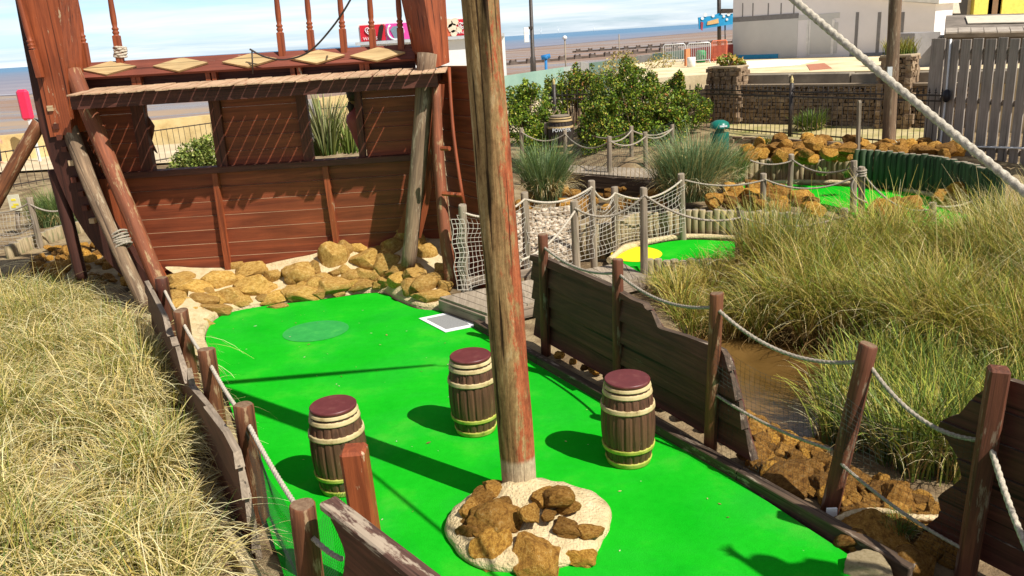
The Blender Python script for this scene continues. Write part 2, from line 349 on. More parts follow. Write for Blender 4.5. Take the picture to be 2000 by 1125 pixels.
def leaves(centers,rad,n,size,pal,wts=None,hole=.0,seed=0,flat_=.5,shell=.55,nscale=1.6):
    """leaf quads filling lumpy ellipsoids"""
    P=[]
    cs=np.array(centers,float); rs=np.array(rad,float)
    vol=rs.prod(1)**.67; cnt=(n*vol/vol.sum()).astype(int)
    for c,r,k in zip(cs,rs,cnt):
        d=RNG.normal(0,1,(k,3)); d/=np.linalg.norm(d,axis=1,keepdims=True)
        rr=RNG.uniform(shell**3,1,(k,1))**(1/3)
        lump=np.array([noise.noise(Vector(x*nscale*1.3+c)) for x in d])[:,None]
        P.append(c+d*r*(rr*(1+.35*lump)))
    P=np.concatenate(P); keep=np.array([noise.noise(Vector(p*nscale*1.7))>-.25+hole for p in P]); P=P[keep]; n=len(P)
    a=RNG.normal(0,1,(n,3)); a/=np.linalg.norm(a,axis=1,keepdims=True)
    b=RNG.normal(0,1,(n,3)); b[:,2]*=flat_; b=b-(a*b).sum(1,keepdims=True)*a; b/=np.linalg.norm(b,axis=1,keepdims=True)
    s=size*RNG.uniform(.55,1.4,(n,1)); A=a*s; B=b*s*.5
    V=np.stack([P-A,P-B*1.0+A*.1,P+A,P+B*1.0+A*.1],1).reshape(-1,3); F=np.arange(n*4).reshape(-1,4)
    C=np.repeat(pick(pal,n,wts),4,0); return V,F,C
# ============================================================ TERRAIN
def sst(a,b,x): t=min(1,max(0,(x-a)/(b-a))); return t*t*(3-2*t)
def hgt(x,y):
    h=-.05
    e=((x-4.3)/2.3)**2+((y-9.2)/2.7)**2
    h-=.75*sst(1.15,.45,e)
    r=sst(14.25,14.9,y)*(.30)*sst(.2,2.4,x)+sst(13.6,15.5,y)*.2*sst(.2,-.6,x)
    r+=sst(18.7,19.3,y+max(0,(x-6)*.85))*.5*sst(1,3,x)
    r+=.25*sst(22,26,y)*sst(0,2,x)
    r=max(r,sst(20,27,y)*.3)
    n=noise.noise(Vector((x*.5,y*.5,0)))*.05+noise.noise(Vector((x*2,y*2,3)))*.02
    return h+r+n*sst(.3,-.3,-abs(0)+0 if (-5<x<2.4 and 4<y<12.5) else .3)
def terr_n(x,y): return hgt(x,y)
def make_ground():
    xs=np.concatenate([np.arange(-40,-12,1.5),np.arange(-12,14,.22),np.arange(14,45,1.5)]); ys=np.concatenate([np.arange(-6,3,1.),np.arange(3,30,.22),[30.2,31,33]])
    V=np.array([(x,y,hgt(x,y) if not(-5.5<x<2.6 and 2<y<12.8 and x<2.6-(y-5)*.55) else -.06) for y in ys for x in xs]); nx=len(xs); ny=len(ys)
    i=(np.arange(ny-1)[:,None]*nx+np.arange(nx-1)[None]).ravel(); F=np.stack([i,i+1,i+nx+1,i+nx],1)
    m=noisy('sandy_soil',[(.25,(.08,.052,.03)),(.45,(.19,.13,.07)),(.6,(.33,.25,.14)),(.78,(.20,.14,.08))],scale=2.2,bs=.8,bd=.03,bscale=30,rough=.95)
    o=np_mesh('ground',V,F,mat=m,smooth=True); tag(o,'sandy brown soil of the garden',kind='structure')
make_ground()
def sheet(name,pts,mat,kind='structure',z=None,label=None):
    bm=bmesh.new(); vs=[bm.verts.new(Vector(p)) for p in pts]; f=bm.faces.new(vs)
    if f.normal.z<0: bmesh.ops.reverse_faces(bm,faces=[f])
    f.normal_update()
    if f.normal.z<0: f.normal_flip()
    bmesh.ops.triangulate(bm,faces=[f]); me=bpy.data.meshes.new(name); bm.to_mesh(me); bm.free(); me.materials.append(mat)
    o=bpy.data.objects.new(name,me); COL.objects.link(o); tag(o,label,kind=kind); return o
def smooth_poly(P,n=6,closed=True):
    P=[Vector(p) for p in P]; out=[]; m=len(P)
    for i in range(m if closed else m-1):
        p0,p1,p2,p3=(P[(i-1)%m],P[i],P[(i+1)%m],P[(i+2)%m]) if closed else (P[max(i-1,0)],P[i],P[i+1],P[min(i+2,m-1)])
        for k in range(n):
            t=k/n; out.append(.5*((2*p1)+(-p0+p2)*t+(2*p0-5*p1+4*p2-p3)*t*t+(-p0+3*p1-3*p2+p3)*t**3))
    if not closed: out.append(P[-1])
    return out
# main putting green
far=smooth_poly([at(415,700),at(402,655),at(430,618),at(500,600),at(620,586),at(735,572),at(775,588),at(815,603),at(862,606)],6,False)
KA,KB=at(925,640),at(1775,1135)
gpts=far+[at(935,632),at(1040,692),at(1290,842),at(1690,1105),Vector((2.9,3.9,0)),Vector((-1.0,3.2,0)),at(560,1140),at(452,800)]
g=[Vector((p.x,p.y,.0)) for p in gpts]
sheet('putting_green',g,TURF,label='bright green artificial turf of the main hole')
# cement edging round the far end
mb=MB(); 
edge=[Vector((p.x,p.y,0)) for p in smooth_poly([at(418,720),at(415,700),at(400,655),at(428,616),at(500,598),at(620,583),at(735,569),at(778,586),at(818,601),at(866,604)],8,False)]
prof=[(.0,-.02),(.005,.05),(.03,.075),(.10,.08),(.16,.06),(.2,-.02)]
rows=[]
for i,p in enumerate(edge):
    t=(edge[min(i+1,len(edge)-1)]-edge[max(i-1,0)]).normalized(); nn=Vector((-t.y,t.x,0)); nn = nn if nn.dot(Vector((-.2,1,0)))>0 or i<10 else nn
    w=1+.35*noise.noise(p*2.1)
    rows.append([p+nn*(a*w)+Vector((0,0,b*(1+.3*noise.noise(p*3+Vector((0,0,a*9))))))for a,b in prof])
vs=[q for r in rows for q in r]; k=len(prof)
mb.add(vs,[(i*k+j,i*k+j+1,(i+1)*k+j+1,(i+1)*k+j) for i in range(len(rows)-1) for j in range(k-1)],0,True)
tag(mb.build('cement_edging',MORTAR,origin=edge[0]),'cream cement rim between the rock bank and the putting green','edging')
# cup disc
c=at(617,646,.004); mb=MB(); ring=[(c.x+.46*math.cos(a*PI/18),c.y+.43*math.sin(a*PI/18),.005) for a in range(36)]
mb.add(ring,[tuple(range(36))]); cd=noisy('worn_turf_patch',[(.3,(.02,.27,.05)),(.55,(.03,.33,.06)),(.75,(.07,.40,.07))],scale=5,bscale=120,bs=.5,bd=.005,rough=.95)
tag(mb.build('turf_patch',cd,origin=c),'darker round patch of green turf set in the putting green','patch')
V=[];F=[];C=[];o_=0
for k in range(110):
    y=random.uniform(4.2,12.); xl=-4.3+(11-y)*.44; xr=.1+(9.6-y)*.51; x=random.uniform(xl,xr); s=random.uniform(.004,.012)*(1 if random.random()<.8 else 1.8); th=random.uniform(0,6.28)
    for a in range(4): V.append((x+math.cos(th+a*1.57)*s*(1.6 if a%2 else .7),y+math.sin(th+a*1.57)*s*(1.6 if a%2 else .7),.006+random.uniform(0,.004)))
    F.append([o_,o_+1,o_+2,o_+3]); o_+=4; C+= [random.choice([(.62,.55,.38),(.35,.22,.08),(.55,.42,.2),(.2,.12,.05),(.7,.68,.6)])]*4
tag(np_mesh('leaf_litter',np.array(V),np.array(F),np.array(C),LEAF),'scattered specks of dry leaf and grit on the putting green',kind='stuff')
# metal grate
q=[at(818,623,.0),at(892,608,.0),at(930,638,.0),at(870,650,.0)]
gt=thing('floor_plate','grey square plate with a white painted border at the foot of the boardwalk','plate',q[0])
cc=sum(q,Vector())/4; up=Vector((0,0,.006))
mb=MB(); mb.prism([p+up for p in q],(0,0,.006)); mb.build('border',flat('white_line_paint',(.8,.8,.8),var=.08),gt)
mb=MB(); mb.prism([cc+(p-cc)*.76+Vector((0,0,.012)) for p in q],(0,0,.004)); mb.build('plate',noisy('worn_grey_plate',[(.3,(.20,.20,.20)),(.7,(.34,.34,.33))],scale=60,bs=.5,bd=.003,rough=.6),gt)
# kerb timber
kd=(KB-KA).normalized(); Tm,L=xframe(KA,KB)
mb=MB(); x=0
for i in range(4):
    l=L/4; mb.box((x,.0,-.06),(x+l-.006,.10,.10),T=None,bev=.008); x+=l
tag(mb.build('timber_kerb',W['kerb'],Mx=Tm),'dark weathered timber kerb along the right edge of the putting green','kerb')
# pond
WATER,nt,p,out=newmat('muddy_water'); p.inputs['Base Color'].default_value=(.16,.095,.03,1); p.inputs['Roughness'].default_value=.05; p.inputs['Specular IOR Level'].default_value=.5
n_=N(nt,'ShaderNodeTexNoise',Scale=9.,Detail=4.); nt.links.new(coords(nt),n_.inputs[0]); bump(nt,p,n_.outputs[0],.12,.02)
nb=N(nt,'ShaderNodeTexNoise',Scale=1.5,Detail=5.); nt.links.new(coords(nt),nb.inputs[0]); nt.links.new(ramp(nt,nb.outputs[0],[(.3,(.085,.045,.012)),(.7,(.17,.095,.028))]),p.inputs['Base Color'])
sheet('pond_water',[(4.3+2.6*math.cos(a*PI/20),9.2+3.0*math.sin(a*PI/20),-.27) for a in range(40)],WATER,label='muddy brown pond water')
# back greens
G2=smooth_poly([at(1205,520,.15),at(1195,505,.15),at(1235,487,.15),at(1330,469,.15),at(1440,472,.15),at(1560,480,.15),at(1720,462,.15),at(1780,475,.15),at(1700,505,.15),at(1560,512,.15),at(1440,508,.15),at(1330,508,.15),at(1270,512,.15),at(1235,522,.15)],4)
mb=MB(); mb.prism([p-Vector((0,0,.25)) for p in G2],(0,0,.25)); tag(mb.build('putting_green',TURF),'green turf of the hole beyond the boardwalk',kind='structure')
c=at(1243,496,.156); c2=at(1293,494,.156); rr=(c2-c).length
mb=MB(); mb.add([(c.x+rr*math.cos(a*PI/20),c.y+rr*1.15*math.sin(a*PI/20),.156) for a in range(40)],[tuple(range(40))])
tag(mb.build('tee_marker',flat('yellow_turf',(.75,.60,.01),rough=.9,var=.1,scale=80),origin=c),'yellow round tee mat on the green beyond the boardwalk','tee mat')
G3=smooth_poly([at(1440,368,.36),at(1470,360,.36),at(1560,361,.36),at(1690,366,.36),at(1820,384,.36),at(1830,402,.36),at(1905,425,.36),at(1900,450,.36),at(1800,450,.36),at(1700,440,.36),at(1640,405,.36),at(1520,385,.36)],4)
mb=MB(); mb.prism([p-Vector((0,0,.3)) for p in G3],(0,0,.3)); tag(mb.build('putting_green',TURF),'farthest green turf in front of the green log edging',kind='structure')
def edging_strip(pts,w,h,name,label,mat=MORTAR,z=0):
    mb=MB(); P=smooth_poly(pts,8,False)
    for i in range(len(P)-1):
        pass
    mb.tube([p+Vector((0,0,h*.3)) for p in P],[w*(1+.3*noise.noise(p*2)) for p in P],8,wob=.3); o=mb.build(name,mat,origin=P[0]); tag(o,label,'edging'); return o
edging_strip([at(1190,512,.15),at(1232,484,.15),at(1330,466,.15),at(1445,469,.15),at(1560,476,.15)],.06,.1,'cement_edging','cream cement rim in front of the log edging behind the yellow tee mat')
edging_strip([at(1440,364,.36),at(1560,358,.36),at(1690,363,.36),at(1825,384,.36)],.05,.1,'cement_edging','cement rim under the green log edging of the farthest green')
# log edgings
def palisade(label,pts,hb,ht,mat,dia=.11,jit=.02,nmax=100):
    P=[Vector(p) for p in pts]; t=thing('log_edging',label,'edging',P[0]); 
    L=sum((P[i+1]-P[i]).length for i in range(len(P)-1)); n=min(nmax,int(L/dia)); protos=[]
    for v in range(3):
        mb=MB(); H=ht-hb; r=dia*.53; mb.tube([(0,0,0),(0,0,H*.5),(0,0,H-.015),(0,0,H)],[r,r*1.02,r,r*.86],10,wob=.12,mcap=1); protos.append(mb)
    objs=[]
    for k in range(n):
        s=L*(k+.5)/n; j=0
        while j<len(P)-2 and s>(P[j+1]-P[j]).length: s-=(P[j+1]-P[j]).length; j+=1
        q=P[j]+(P[j+1]-P[j]).normalized()*s; q=Vector((q.x,q.y,hb+random.uniform(-jit,jit)))
        if k<3: o=protos[k].build('log',[mat,W['endgrey']],t,Mx=Matrix.Translation(q)); objs.append(o)
        else:
            o=random.choice(objs).copy(); COL.objects.link(o); o.parent=t; o.location=q-LOC[t.name]
        o.rotation_mode='XYZ'; o.rotation_euler=(random.uniform(-.015,.015),random.uniform(-.015,.015),random.uniform(0,6))
    return t
off=Vector((0,.10,0))
palisade('weathered log edging behind the yellow tee mat',[at(1120,492,.15)+off,at(1190,492,.15)+off,at(1240,470,.15)+off,at(1330,462,.15)+off,at(1445,465,.15)+off,at(1580,470,.15)+off],.0,.62,W['palis'],.12)
palisade('short log edging in front of the yellow tee mat, just above the reeds',[at(1262,512,.15),at(1330,512,.15),at(1440,512,.15),at(1560,516,.15)],-.45,.19,W['palis'],.13)
palisade('low brown log edging in front of the boulder heap',[at(1400,358,.36)+off,at(1480,352,.36)+off,at(1580,350,.36)+off,at(1672,357,.36)+off],.2,.80,W['palis'],.12)
palisade('tall dark green log edging behind the farthest green',[at(1668,366,.36)+off,at(1720,368,.36)+off,at(1820,382,.36)+off,at(1880,398,.36)+off,at(1960,425,.36)+off],.2,1.12,W['palisg'],.125)
palisade('sunlit log edging behind the leaning dark prop at the left',[at(20,520,.0),at(70,497,.0),at(150,470,.0),at(215,455,.0)],-.05,.42,W['palis'],.14)
# ============================================================ BARRELS
BW=wood('barrel_staves',(.17,.08,.045),(.055,.026,.017),'z',gs=.8,patch=(.24,.16,.10),pth=(.64,.72),rough=.5)
HOOP=noisy('cream_hoop_paint',[(.32,(.16,.10,.05)),(.38,(.38,.28,.13)),(.5,(.52,.41,.21)),(.8,(.62,.51,.30))],scale=9,bscale=40,bs=.3,bd=.004,rough=.6)
HOOPG=noisy('cream_hoop_paint_green_oversprayed',[(.3,(.14,.12,.04)),(.4,(.30,.34,.05)),(.55,(.42,.42,.08)),(.8,(.56,.50,.2))],scale=9,bscale=40,bs=.3,bd=.004,rough=.6)
LID=noisy('maroon_lid_paint',[(.3,(.085,.018,.018)),(.55,(.13,.028,.028)),(.75,(.22,.09,.07))],scale=4,bscale=20,bs=.15,bd=.004,rough=.45,spec=.4)
def rb(z,H=.80,r0=.188,rm=.246): u=(z/H-.5)*2; return rm-(rm-r0)*abs(u)**2.1
def make_barrel(label,loc,H=.80,lid=LID,powder=False,rz=0):
    t=thing('barrel',label,'barrel',loc,'short brown barrels standing on the putting green' if not powder else None); t.rotation_euler.z=rz
    T0=Matrix.Translation(loc); mb=MB(); ns=20; sub=4; n=ns*sub; zs=[0]+[H*i/16 for i in range(1,17)]
    vs=[];fs=[]
    for z in zs:
        for k in range(n):
            th=2*PI*k/n; g=.955 if k%sub==0 else 1.0; r=rb(z,H)*g; vs.append((loc[0]+r*math.cos(th),loc[1]+r*math.sin(th),loc[2]+z))
    for i in range(len(zs)-1):
        for k in range(n): k2=(k+1)%n; fs.append((i*n+k,i*n+k2,(i+1)*n+k2,(i+1)*n+k))
    fs.append(tuple(range((len(zs)-1)*n,len(zs)*n))); mb.add(vs,fs); mb.build('staves',BW,t)
    for a,b,mt in ((.0,.06,HOOPG),(.16,.20,HOOPG),(.27,.29,None),(.55,.595,HOOP),(.69,.73,HOOP),(.75,.78,HOOP)):
        if mt is None: continue
        a*=H/.8;b*=H/.8
        mb=MB(); e=.010+.004*(a>.7); prof=[(rb(a,H)-.01,a),(rb(a,H)+e,a+.002)]+[(rb(a+(b-a)*q,H)+e,a+(b-a)*q) for q in (.25,.5,.75)]+[(rb(b,H)+e,b-.002),(rb(b,H)-.01,b)]
        mb.lathe(prof,loc,56); mb.build('hoop',mt,t)
    mb=MB(); mb.lathe([(.17,H-.03),(.204,H-.01),(.206,H+.010),(.198,H+.018)],loc,48); mb.build('lid',lid,t)
    return t
BL,BM_,BR=at(672,950),at(930,838),at(1228,897)
make_barrel('brown barrel behind the square orange post, nearest the left fence',BL)
make_barrel('brown barrel half hidden behind the mast',BM_,rz=.7)
make_barrel('brown barrel standing alone between the mast and the dark hull boards',BR,rz=1.9)
# ============================================================ MAST + PLINTH
mt=thing('mast','tall peeling red and raw wood mast pole rising from the rock plinth','mast',(-.04,6.16,0))
MASTM=None
def mastmat():
    m,nt,p,out=newmat('mast_peeling_paint')
    g=N(nt,'ShaderNodeTexNoise',Scale=1.,Detail=9.,Roughness=.7,Distortion=1.5); nt.links.new(coords(nt,(10,10,1.1)),g.inputs[0])
    raw=ramp(nt,g.outputs[0],[(.28,(.08,.042,.02)),(.42,(.23,.125,.05)),(.56,(.37,.225,.095)),(.74,(.50,.37,.21))])
    mo=N(nt,'ShaderNodeTexNoise',Scale=1.2,Detail=4.); nt.links.new(coords(nt,(1,1,.5)),mo.inputs[0])
    raw=mix(nt,ramp(nt,mo.outputs[0],[(.52,(0,0,0)),(.66,(.5,.5,.5))]),raw,(.17,.14,.05))
    red=ramp(nt,g.outputs[0],[(.32,(.15,.04,.02)),(.52,(.38,.10,.04)),(.75,(.52,.20,.09))])
    tc=N(nt,'ShaderNodeTexCoord'); sx=N(nt,'ShaderNodeSeparateXYZ'); nt.links.new(tc.outputs['Object'],sx.inputs[0])
    pn=N(nt,'ShaderNodeTexNoise',Scale=5.,Detail=12.,Roughness=.82); nt.links.new(coords(nt,(2.2,2.2,.55)),pn.inputs[0])
    # peeling red paint, weighted to +X so the lit edge is in the colour
    a=N(nt,'ShaderNodeMath',operation='MULTIPLY_ADD'); nt.links.new(sx.outputs[0],a.inputs[0]); a.inputs[1].default_value=1.05; nt.links.new(pn.outputs[0],a.inputs[2])
    f=ramp(nt,a.outputs[0],[(.535,(0,0,0)),(.56,(1,1,1))]); col=mix(nt,f,raw,red)
    lo=N(nt,'ShaderNodeMapRange'); nt.links.new(sx.outputs[2],lo.inputs[0]); lo.inputs[1].default_value=.42; lo.inputs[2].default_value=.46; lo.inputs[3].default_value=1; lo.inputs[4].default_value=0
    col=mix(nt,lo.outputs[0],col,mix(nt,g.outputs[0],(.30,.22,.13),(.66,.54,.36)))
    cn=N(nt,'ShaderNodeTexNoise',Scale=.7,Detail=4.,Distortion=.5); nt.links.new(coords(nt,(30,30,.8)),cn.inputs[0])
    col=mix(nt,1.,col,ramp(nt,cn.outputs[0],[(.35,(.16,.13,.11)),(.40,(1,1,1))]),'MULTIPLY')
    dn=N(nt,'ShaderNodeTexNoise',Scale=30.,Detail=6.,Roughness=.8); nt.links.new(coords(nt,(1,1,.6)),dn.inputs[0]); col=mix(nt,.8,col,ramp(nt,dn.outputs[0],[(.35,(.55,.52,.5)),(.6,(1.1,1.1,1.1))]),'MULTIPLY')
    nt.links.new(col,p.inputs['Base Color']); p.inputs['Roughness'].default_value=.8; p.inputs['Specular IOR Level'].default_value=.2
    ad=N(nt,'ShaderNodeMath',operation='ADD'); nt.links.new(g.outputs[0],ad.inputs[0]); nt.links.new(cn.outputs[0],ad.inputs[1]); bump(nt,p,ad.outputs[0],.7,.02); return m
MASTM=mastmat()
mb=MB(); H=7.2; n=40
mb.tube([(-.04-.014*(H*i/n),6.16,H*i/n) for i in range(n+1)],[.148-.0035*(H*i/n) for i in range(n+1)],28,wob=.07); mb.build('pole',MASTM,mt)
# yard arm aloft (above the picture; throws the long thin shadow)
hh=5.55; s1=at(470,745); s2=at(846,713); dv=Vector((.674,-.55,0))*hh
ya=s1+dv+Vector((0,0,hh)); yb=s2+dv+Vector((0,0,hh)); 
mb=MB(); d_=(yb-ya); ya2=ya-d_*.35; mb.tube([ya2,ya2.lerp(yb,.5),yb],[.055,.06,.025],10); 
mb.tube([yb,yb+Vector((.05,0,-.1)),yb+Vector((.35,.1,-.25))],.012,5)
mb.build('yard_arm',W['loga'],mt)
# plinth
pc=at(1040,1030); pl=thing('rock_plinth','cream cement plinth with brown rocks set round the foot of the mast','plinth',pc)
mb=MB(); nth=72; prof=[(1.0,-.01),(1.02,.03),(.99,.075),(.90,.10),(.70,.13),(.5,.165),(.33,.21),(.18,.255),(.05,.27)]
vs=[]
ccx,ccy=pc.x-.03,pc.y+.02
for r,z in prof:
    for k in range(nth):
        th=2*PI*k/nth; c0,s0=math.cos(th),math.sin(th); w=1+.07*noise.noise(Vector((c0*1.7,s0*1.7,2)))+.03*noise.noise(Vector((c0*5,s0*5,4)))
        # eccentric: cone leans toward the mast
        ex=(1-r)*( -.04-ccx)*1.0; ey=(1-r)*(6.10-ccy)
        vs.append((ccx+ex+.66*r*w*c0,ccy+ey+.60*r*w*s0,z+.02*noise.noise(Vector((c0*r*6,s0*r*6,1)))*(z>.05)))
fs=[(i*nth+k,i*nth+(k+1)%nth,(i+1)*nth+(k+1)%nth,(i+1)*nth+k) for i in range(len(prof)-1) for k in range(nth)]+[tuple(range((len(prof)-1)*nth,len(prof)*nth))]
mb.add(vs,fs,0,True); mb.build('cement',MORTAR,pl)
for px,py,z,s in ((967,1010,.19,.21),(962,1068,.09,.19),(1052,1098,.03,.23),(922,1035,.11,.12),(1035,1003,.27,.09),(1086,972,.26,.16),(1106,1030,.15,.12),(1148,1040,.10,.12),(1137,1086,.04,.12),(1106,992,.18,.10),(945,970,.18,.12),(922,995,.15,.10),(1062,970,.24,.12),(968,955,.2,.12),(985,985,.24,.09),(905,1030,.06,.09),(1072,1005,.22,.07)):
    rock(at(px,py,z),s,parent=pl,sq=(1.1,.95,.50),rot=(random.uniform(-.4,.4),random.uniform(-.4,.4),random.uniform(0,6)))
# ============================================================ SHIP STERN
YS=13.3
ship=thing('ship_stern','red brown plank ship stern with two window openings, slatted walkway and turned balusters','ship stern',(-3.8,YS,0))
def clap(mb,fx0,fx1,z0,z1,row,Y,tilt=.018,th=.05,sub=1,T=None,jit=0.):
    nr=max(1,round((z1-z0)/row)); row=(z1-z0)/nr
    for i in range(nr):
        a=z0+i*row;b=a+row-.004
        for s in range(sub):
            p=a+(b-a)*s/sub;q=a+(b-a)*(s+1)/sub
            yp=Y-tilt*s/sub; yq=Y-tilt*(s+1)/sub
            x0p,x0q,x1p,x1q=fx0(p),fx0(q),fx1(p),fx1(q)
            vs=[(x0p,yp,p),(x1p,yp,p),(x1q,yq,q),(x0q,yq,q),(x0p,Y+th,p),(x1p,Y+th,p),(x1q,Y+th,q),(x0q,Y+th,q)]
            mb.add(vs,[(0,1,2,3),(5,4,7,6),(0,4,5,1),(1,5,6,2),(3,7,4,0)],0,False,T); mb.add([vs[i] for i in (3,2,6,7)],[(0,1,2,3)],1,False,T)
X=lambda x,y,Y=YS: dep(x,y,Y).x
Z=lambda x,y,Y=YS: dep(x,y,Y).z
lin=lambda a,b,za,zb: (lambda z: a+(b-a)*(z-za)/(zb-za))
ZL,ZS,ZT=.12,1.98,3.22
mb=MB(); clap(mb,lin(-6.12,-6.55,ZL,ZS),lin(-1.12,-1.12,ZL,ZS),ZL,ZS,.225,YS); mb.build('lower_planking',[W['red'],W['raw']],ship)
# backing so that nothing shows between rows
mb=MB()
xA=(-6.75,X(285,200)-.02); xB=(X(425,200),X(590,200)); xC=(X(712,200),-.95)
for (a,b,at_,bt) in ((-6.65,X(296,335),-6.9,X(283,200)),(X(430,325),X(610,305),X(412,200),X(592,180)),(X(716,300),-1.05,X(706,180),-.9)):
    mb=MB(); clap(mb,lin(a,at_,ZS,ZT),lin(b,bt,ZS,ZT),ZS+.09,ZT,.235,YS+.03); mb.build('upper_planking',[W['red'],W['raw']],ship)
# window studs
for (xb,yb_,xt,yt,w) in ((292,335,268,200,.20),(437,325,420,200,.17),(604,308,588,185,.16),(708,300,700,185,.10)):
    a=Vector((X(xb,yb_),YS-.06,ZS+.1)); b=Vector((X(xt,yt),YS-.06,ZT)); h=w/2
    mb=MB(); mb.prism([a+Vector((-h,0,0)),a+Vector((h,0,0)),b+Vector((h,0,0)),b+Vector((-h,0,0))],(0,.13,0)); mb.build('window_stud',W['deepz'],ship)
# carved edging hanging in the left window
mb=MB(); P=[dep(x,y,YS+.06) for x,y in ((284,222),(292,232),(301,246),(299,262),(296,275),(307,300),(302,296),(292,282),(286,268))]
mb.prism(P,(0,.03,0)); mb.build('carved_edging',W['deepz'],ship)
# sill + ribs + beams
mb=MB(); mb.box((-6.5,YS-.13,ZS),(-1.35,YS+.12,ZS+.10),bev=.008); mb.build('sill_beam',W['deepx'],ship)
mb=MB(); mb.box((-6.9,YS-.10,ZT-.02),(-.9,YS+.10,ZT+.09)); mb.build('wall_plate',W['deepx'],ship)
for (xt,yt,xb,yb_) in ((420,350,446,536),(634,325,658,482)):
    a=Vector((X(xb,yb_,13.2),YS-.10,Z(xb,yb_,13.2)-.1)); b=Vector((X(xt,yt,13.2),YS-.10,ZS)); mb=MB(); h=.045
    mb.prism([a+Vector((-h,0,0)),a+Vector((h,0,0)),b+Vector((h,0,0)),b+Vector((-h,0,0))],(0,.10,0)); mb.build('rib',W['redz'],ship)
# walkway
wk=thing('walkway','','',(0,0,0)); bpy.data.objects.remove(wk)
YF=YS-1.0; mb=MB(); x=X(128,180,YF)+.02; xe=X(862,148,YF)+.05
zw=3.35
while x<xe:
    w=.158+random.uniform(-.01,.01); dy=random.uniform(-.09,.05); dz=random.uniform(-.005,.005); dy2=dy+random.uniform(-.05,.05)
    mb.prism([(x,YF+dy,zw+dz),(x+w,YF+dy2,zw+dz),(x+w,YS-.12,zw+.05+dz),(x,YS-.12,zw+.05+dz)],(0,0,.018)); x+=w+.027
mb.build('walkway_boards',W['rawy'],ship)
mb=MB(); mb.box((X(134,190,YF+.12),YF+.14,zw-.20),(xe-.12,YF+.19,zw-.002)); mb.build('walkway_beam',W['deepx'],ship)
mb=MB(); mb.box((X(134,190,YF+.12)+.05,YS-.20,zw-.10),(xe-.12,YS-.14,zw+.03)); mb.build('walkway_beam',W['deepx'],ship)
# board behind walkway, uprights, top rail
mb=MB(); mb.box((-6.72,YS+.11,ZT-.1),(-1.3,YS+.15,3.70)); mb.build('kick_board',W['deepx'],ship)
for px in (258,268,405,417,572,585,708,718):
    xx=X(px,150,YS-.05); mb=MB(); mb.box((xx-.035,YS-.03,3.30),(xx+.035,YS+.09,3.62)); mb.build('rail_support',W['redz'],ship)
ra,rb_=Vector((-6.74,YS-.10,3.58)),Vector((-1.28,YS-.10,3.55))
slope=Vector((0,.27,.22)); mb=MB(); th=Vector((0,-.30*0+.03,-.035))
mb.prism([ra,rb_,rb_+slope,ra+slope],(0,.03,-.033)); 
TOPR=wood('weathered_red_rail',(.26,.075,.045),(.12,.035,.025),'x',gs=.6,patch=(.48,.38,.28),pth=(.63,.66),ps=1.6,rough=.6)
mb.build('top_rail',TOPR,ship)
nrm=slope.cross(Vector((1,0,0))).normalized(); nrm = nrm if nrm.z>0 else -nrm
for px,py in ((212,132),(352,125),(487,117),(620,110),(737,105)):
    d=ray(px,py); o0=Vector((0,0,CAMH)); t=(ra+nrm*.03-o0).dot(nrm)/d.dot(nrm); c=o0+d*t; u=Vector((1,0,0)); s=slope.normalized()
    mb=MB(); mb.prism([c-u*.43,c-s*.155,c+u*.43,c+s*.155],nrm*-.032); mb.build('diamond_ornament',W['diamond'],ship,origin=None)
# balusters + handrail
prof=[(.05,0),(.05,.001),(.052,.30),(.05,.32),(.036,.335),(.05,.36),(.052,.375),(.036,.395),(.05,.415),(.051,.43),(.034,.45),(.042,.50),(.045,.6),(.040,.8),(.032,1.05),(.028,1.25),(.038,1.27),(.028,1.29),(.04,1.31),(.04,1.45)]
for i,(px,py) in enumerate(((168,118),(232,104),(550,98),(608,93),(671,91),(728,91),(783,89))):
    b=dep(px,py,YS+.13); b.z-=.16; top=b+Vector((.05,0,1.55))
    Mx,L=zframe(b,top); mb=MB()
    mb.box((-.05,-.05,0),(.05,.05,.424),bev=.006); mb.lathe([(r,z) for r,z in prof[3:-2]],(0,0,.10),16); mb.box((-.045,-.045,1.38),(.045,.045,1.56),bev=.006)
    mb.build('baluster',W['redz'],ship,Mx=Mx)
mb=MB(); mb.box((-7.2,YS+.09,5.16),(-.7,YS+.25,5.24),bev=.01); mb.build('handrail',W['red'],ship)
# corner posts
def poly_part(name,pts,Y,th,mat,parent=ship):
    mb=MB(); mb.prism([dep(x,y,Y) for x,y in pts],(0,th,0)); return mb.build(name,mat,parent)
lp=[Vector((-7.2,12.7,0))]
mb=MB()
# left corner post: big tapered box
def taper(mb,b0,b1):  # lists of 4 points bottom/top
    mb.add(list(b0)+list(b1),[(0,3,2,1),(4,5,6,7),(0,1,5,4),(1,2,6,5),(2,3,7,6),(3,0,4,7)])
YL=12.75
def quadz(pxa,pxb,Y,Y2): 
    a=dep(*pxa,Y);b=dep(*pxb,Y); return [a,b,Vector((b.x,Y2,b.z)),Vector((a.x,Y2,a.z))]
taper(mb,quadz((98,268),(140,262),YL,YL+.55),quadz((30,-40),(112,-40),YL,YL+.55)); mb.build('corner_post',W['redz'],ship)
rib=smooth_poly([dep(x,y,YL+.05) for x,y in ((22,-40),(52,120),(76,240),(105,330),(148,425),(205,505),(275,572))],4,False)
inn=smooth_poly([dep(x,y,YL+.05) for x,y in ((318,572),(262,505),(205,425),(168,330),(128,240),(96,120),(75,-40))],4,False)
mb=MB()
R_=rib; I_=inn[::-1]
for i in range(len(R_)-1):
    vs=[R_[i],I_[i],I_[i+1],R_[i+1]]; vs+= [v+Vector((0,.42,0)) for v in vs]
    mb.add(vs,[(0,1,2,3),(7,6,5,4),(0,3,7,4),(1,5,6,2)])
mb.build('curved_corner_rib',W['rib'],ship)
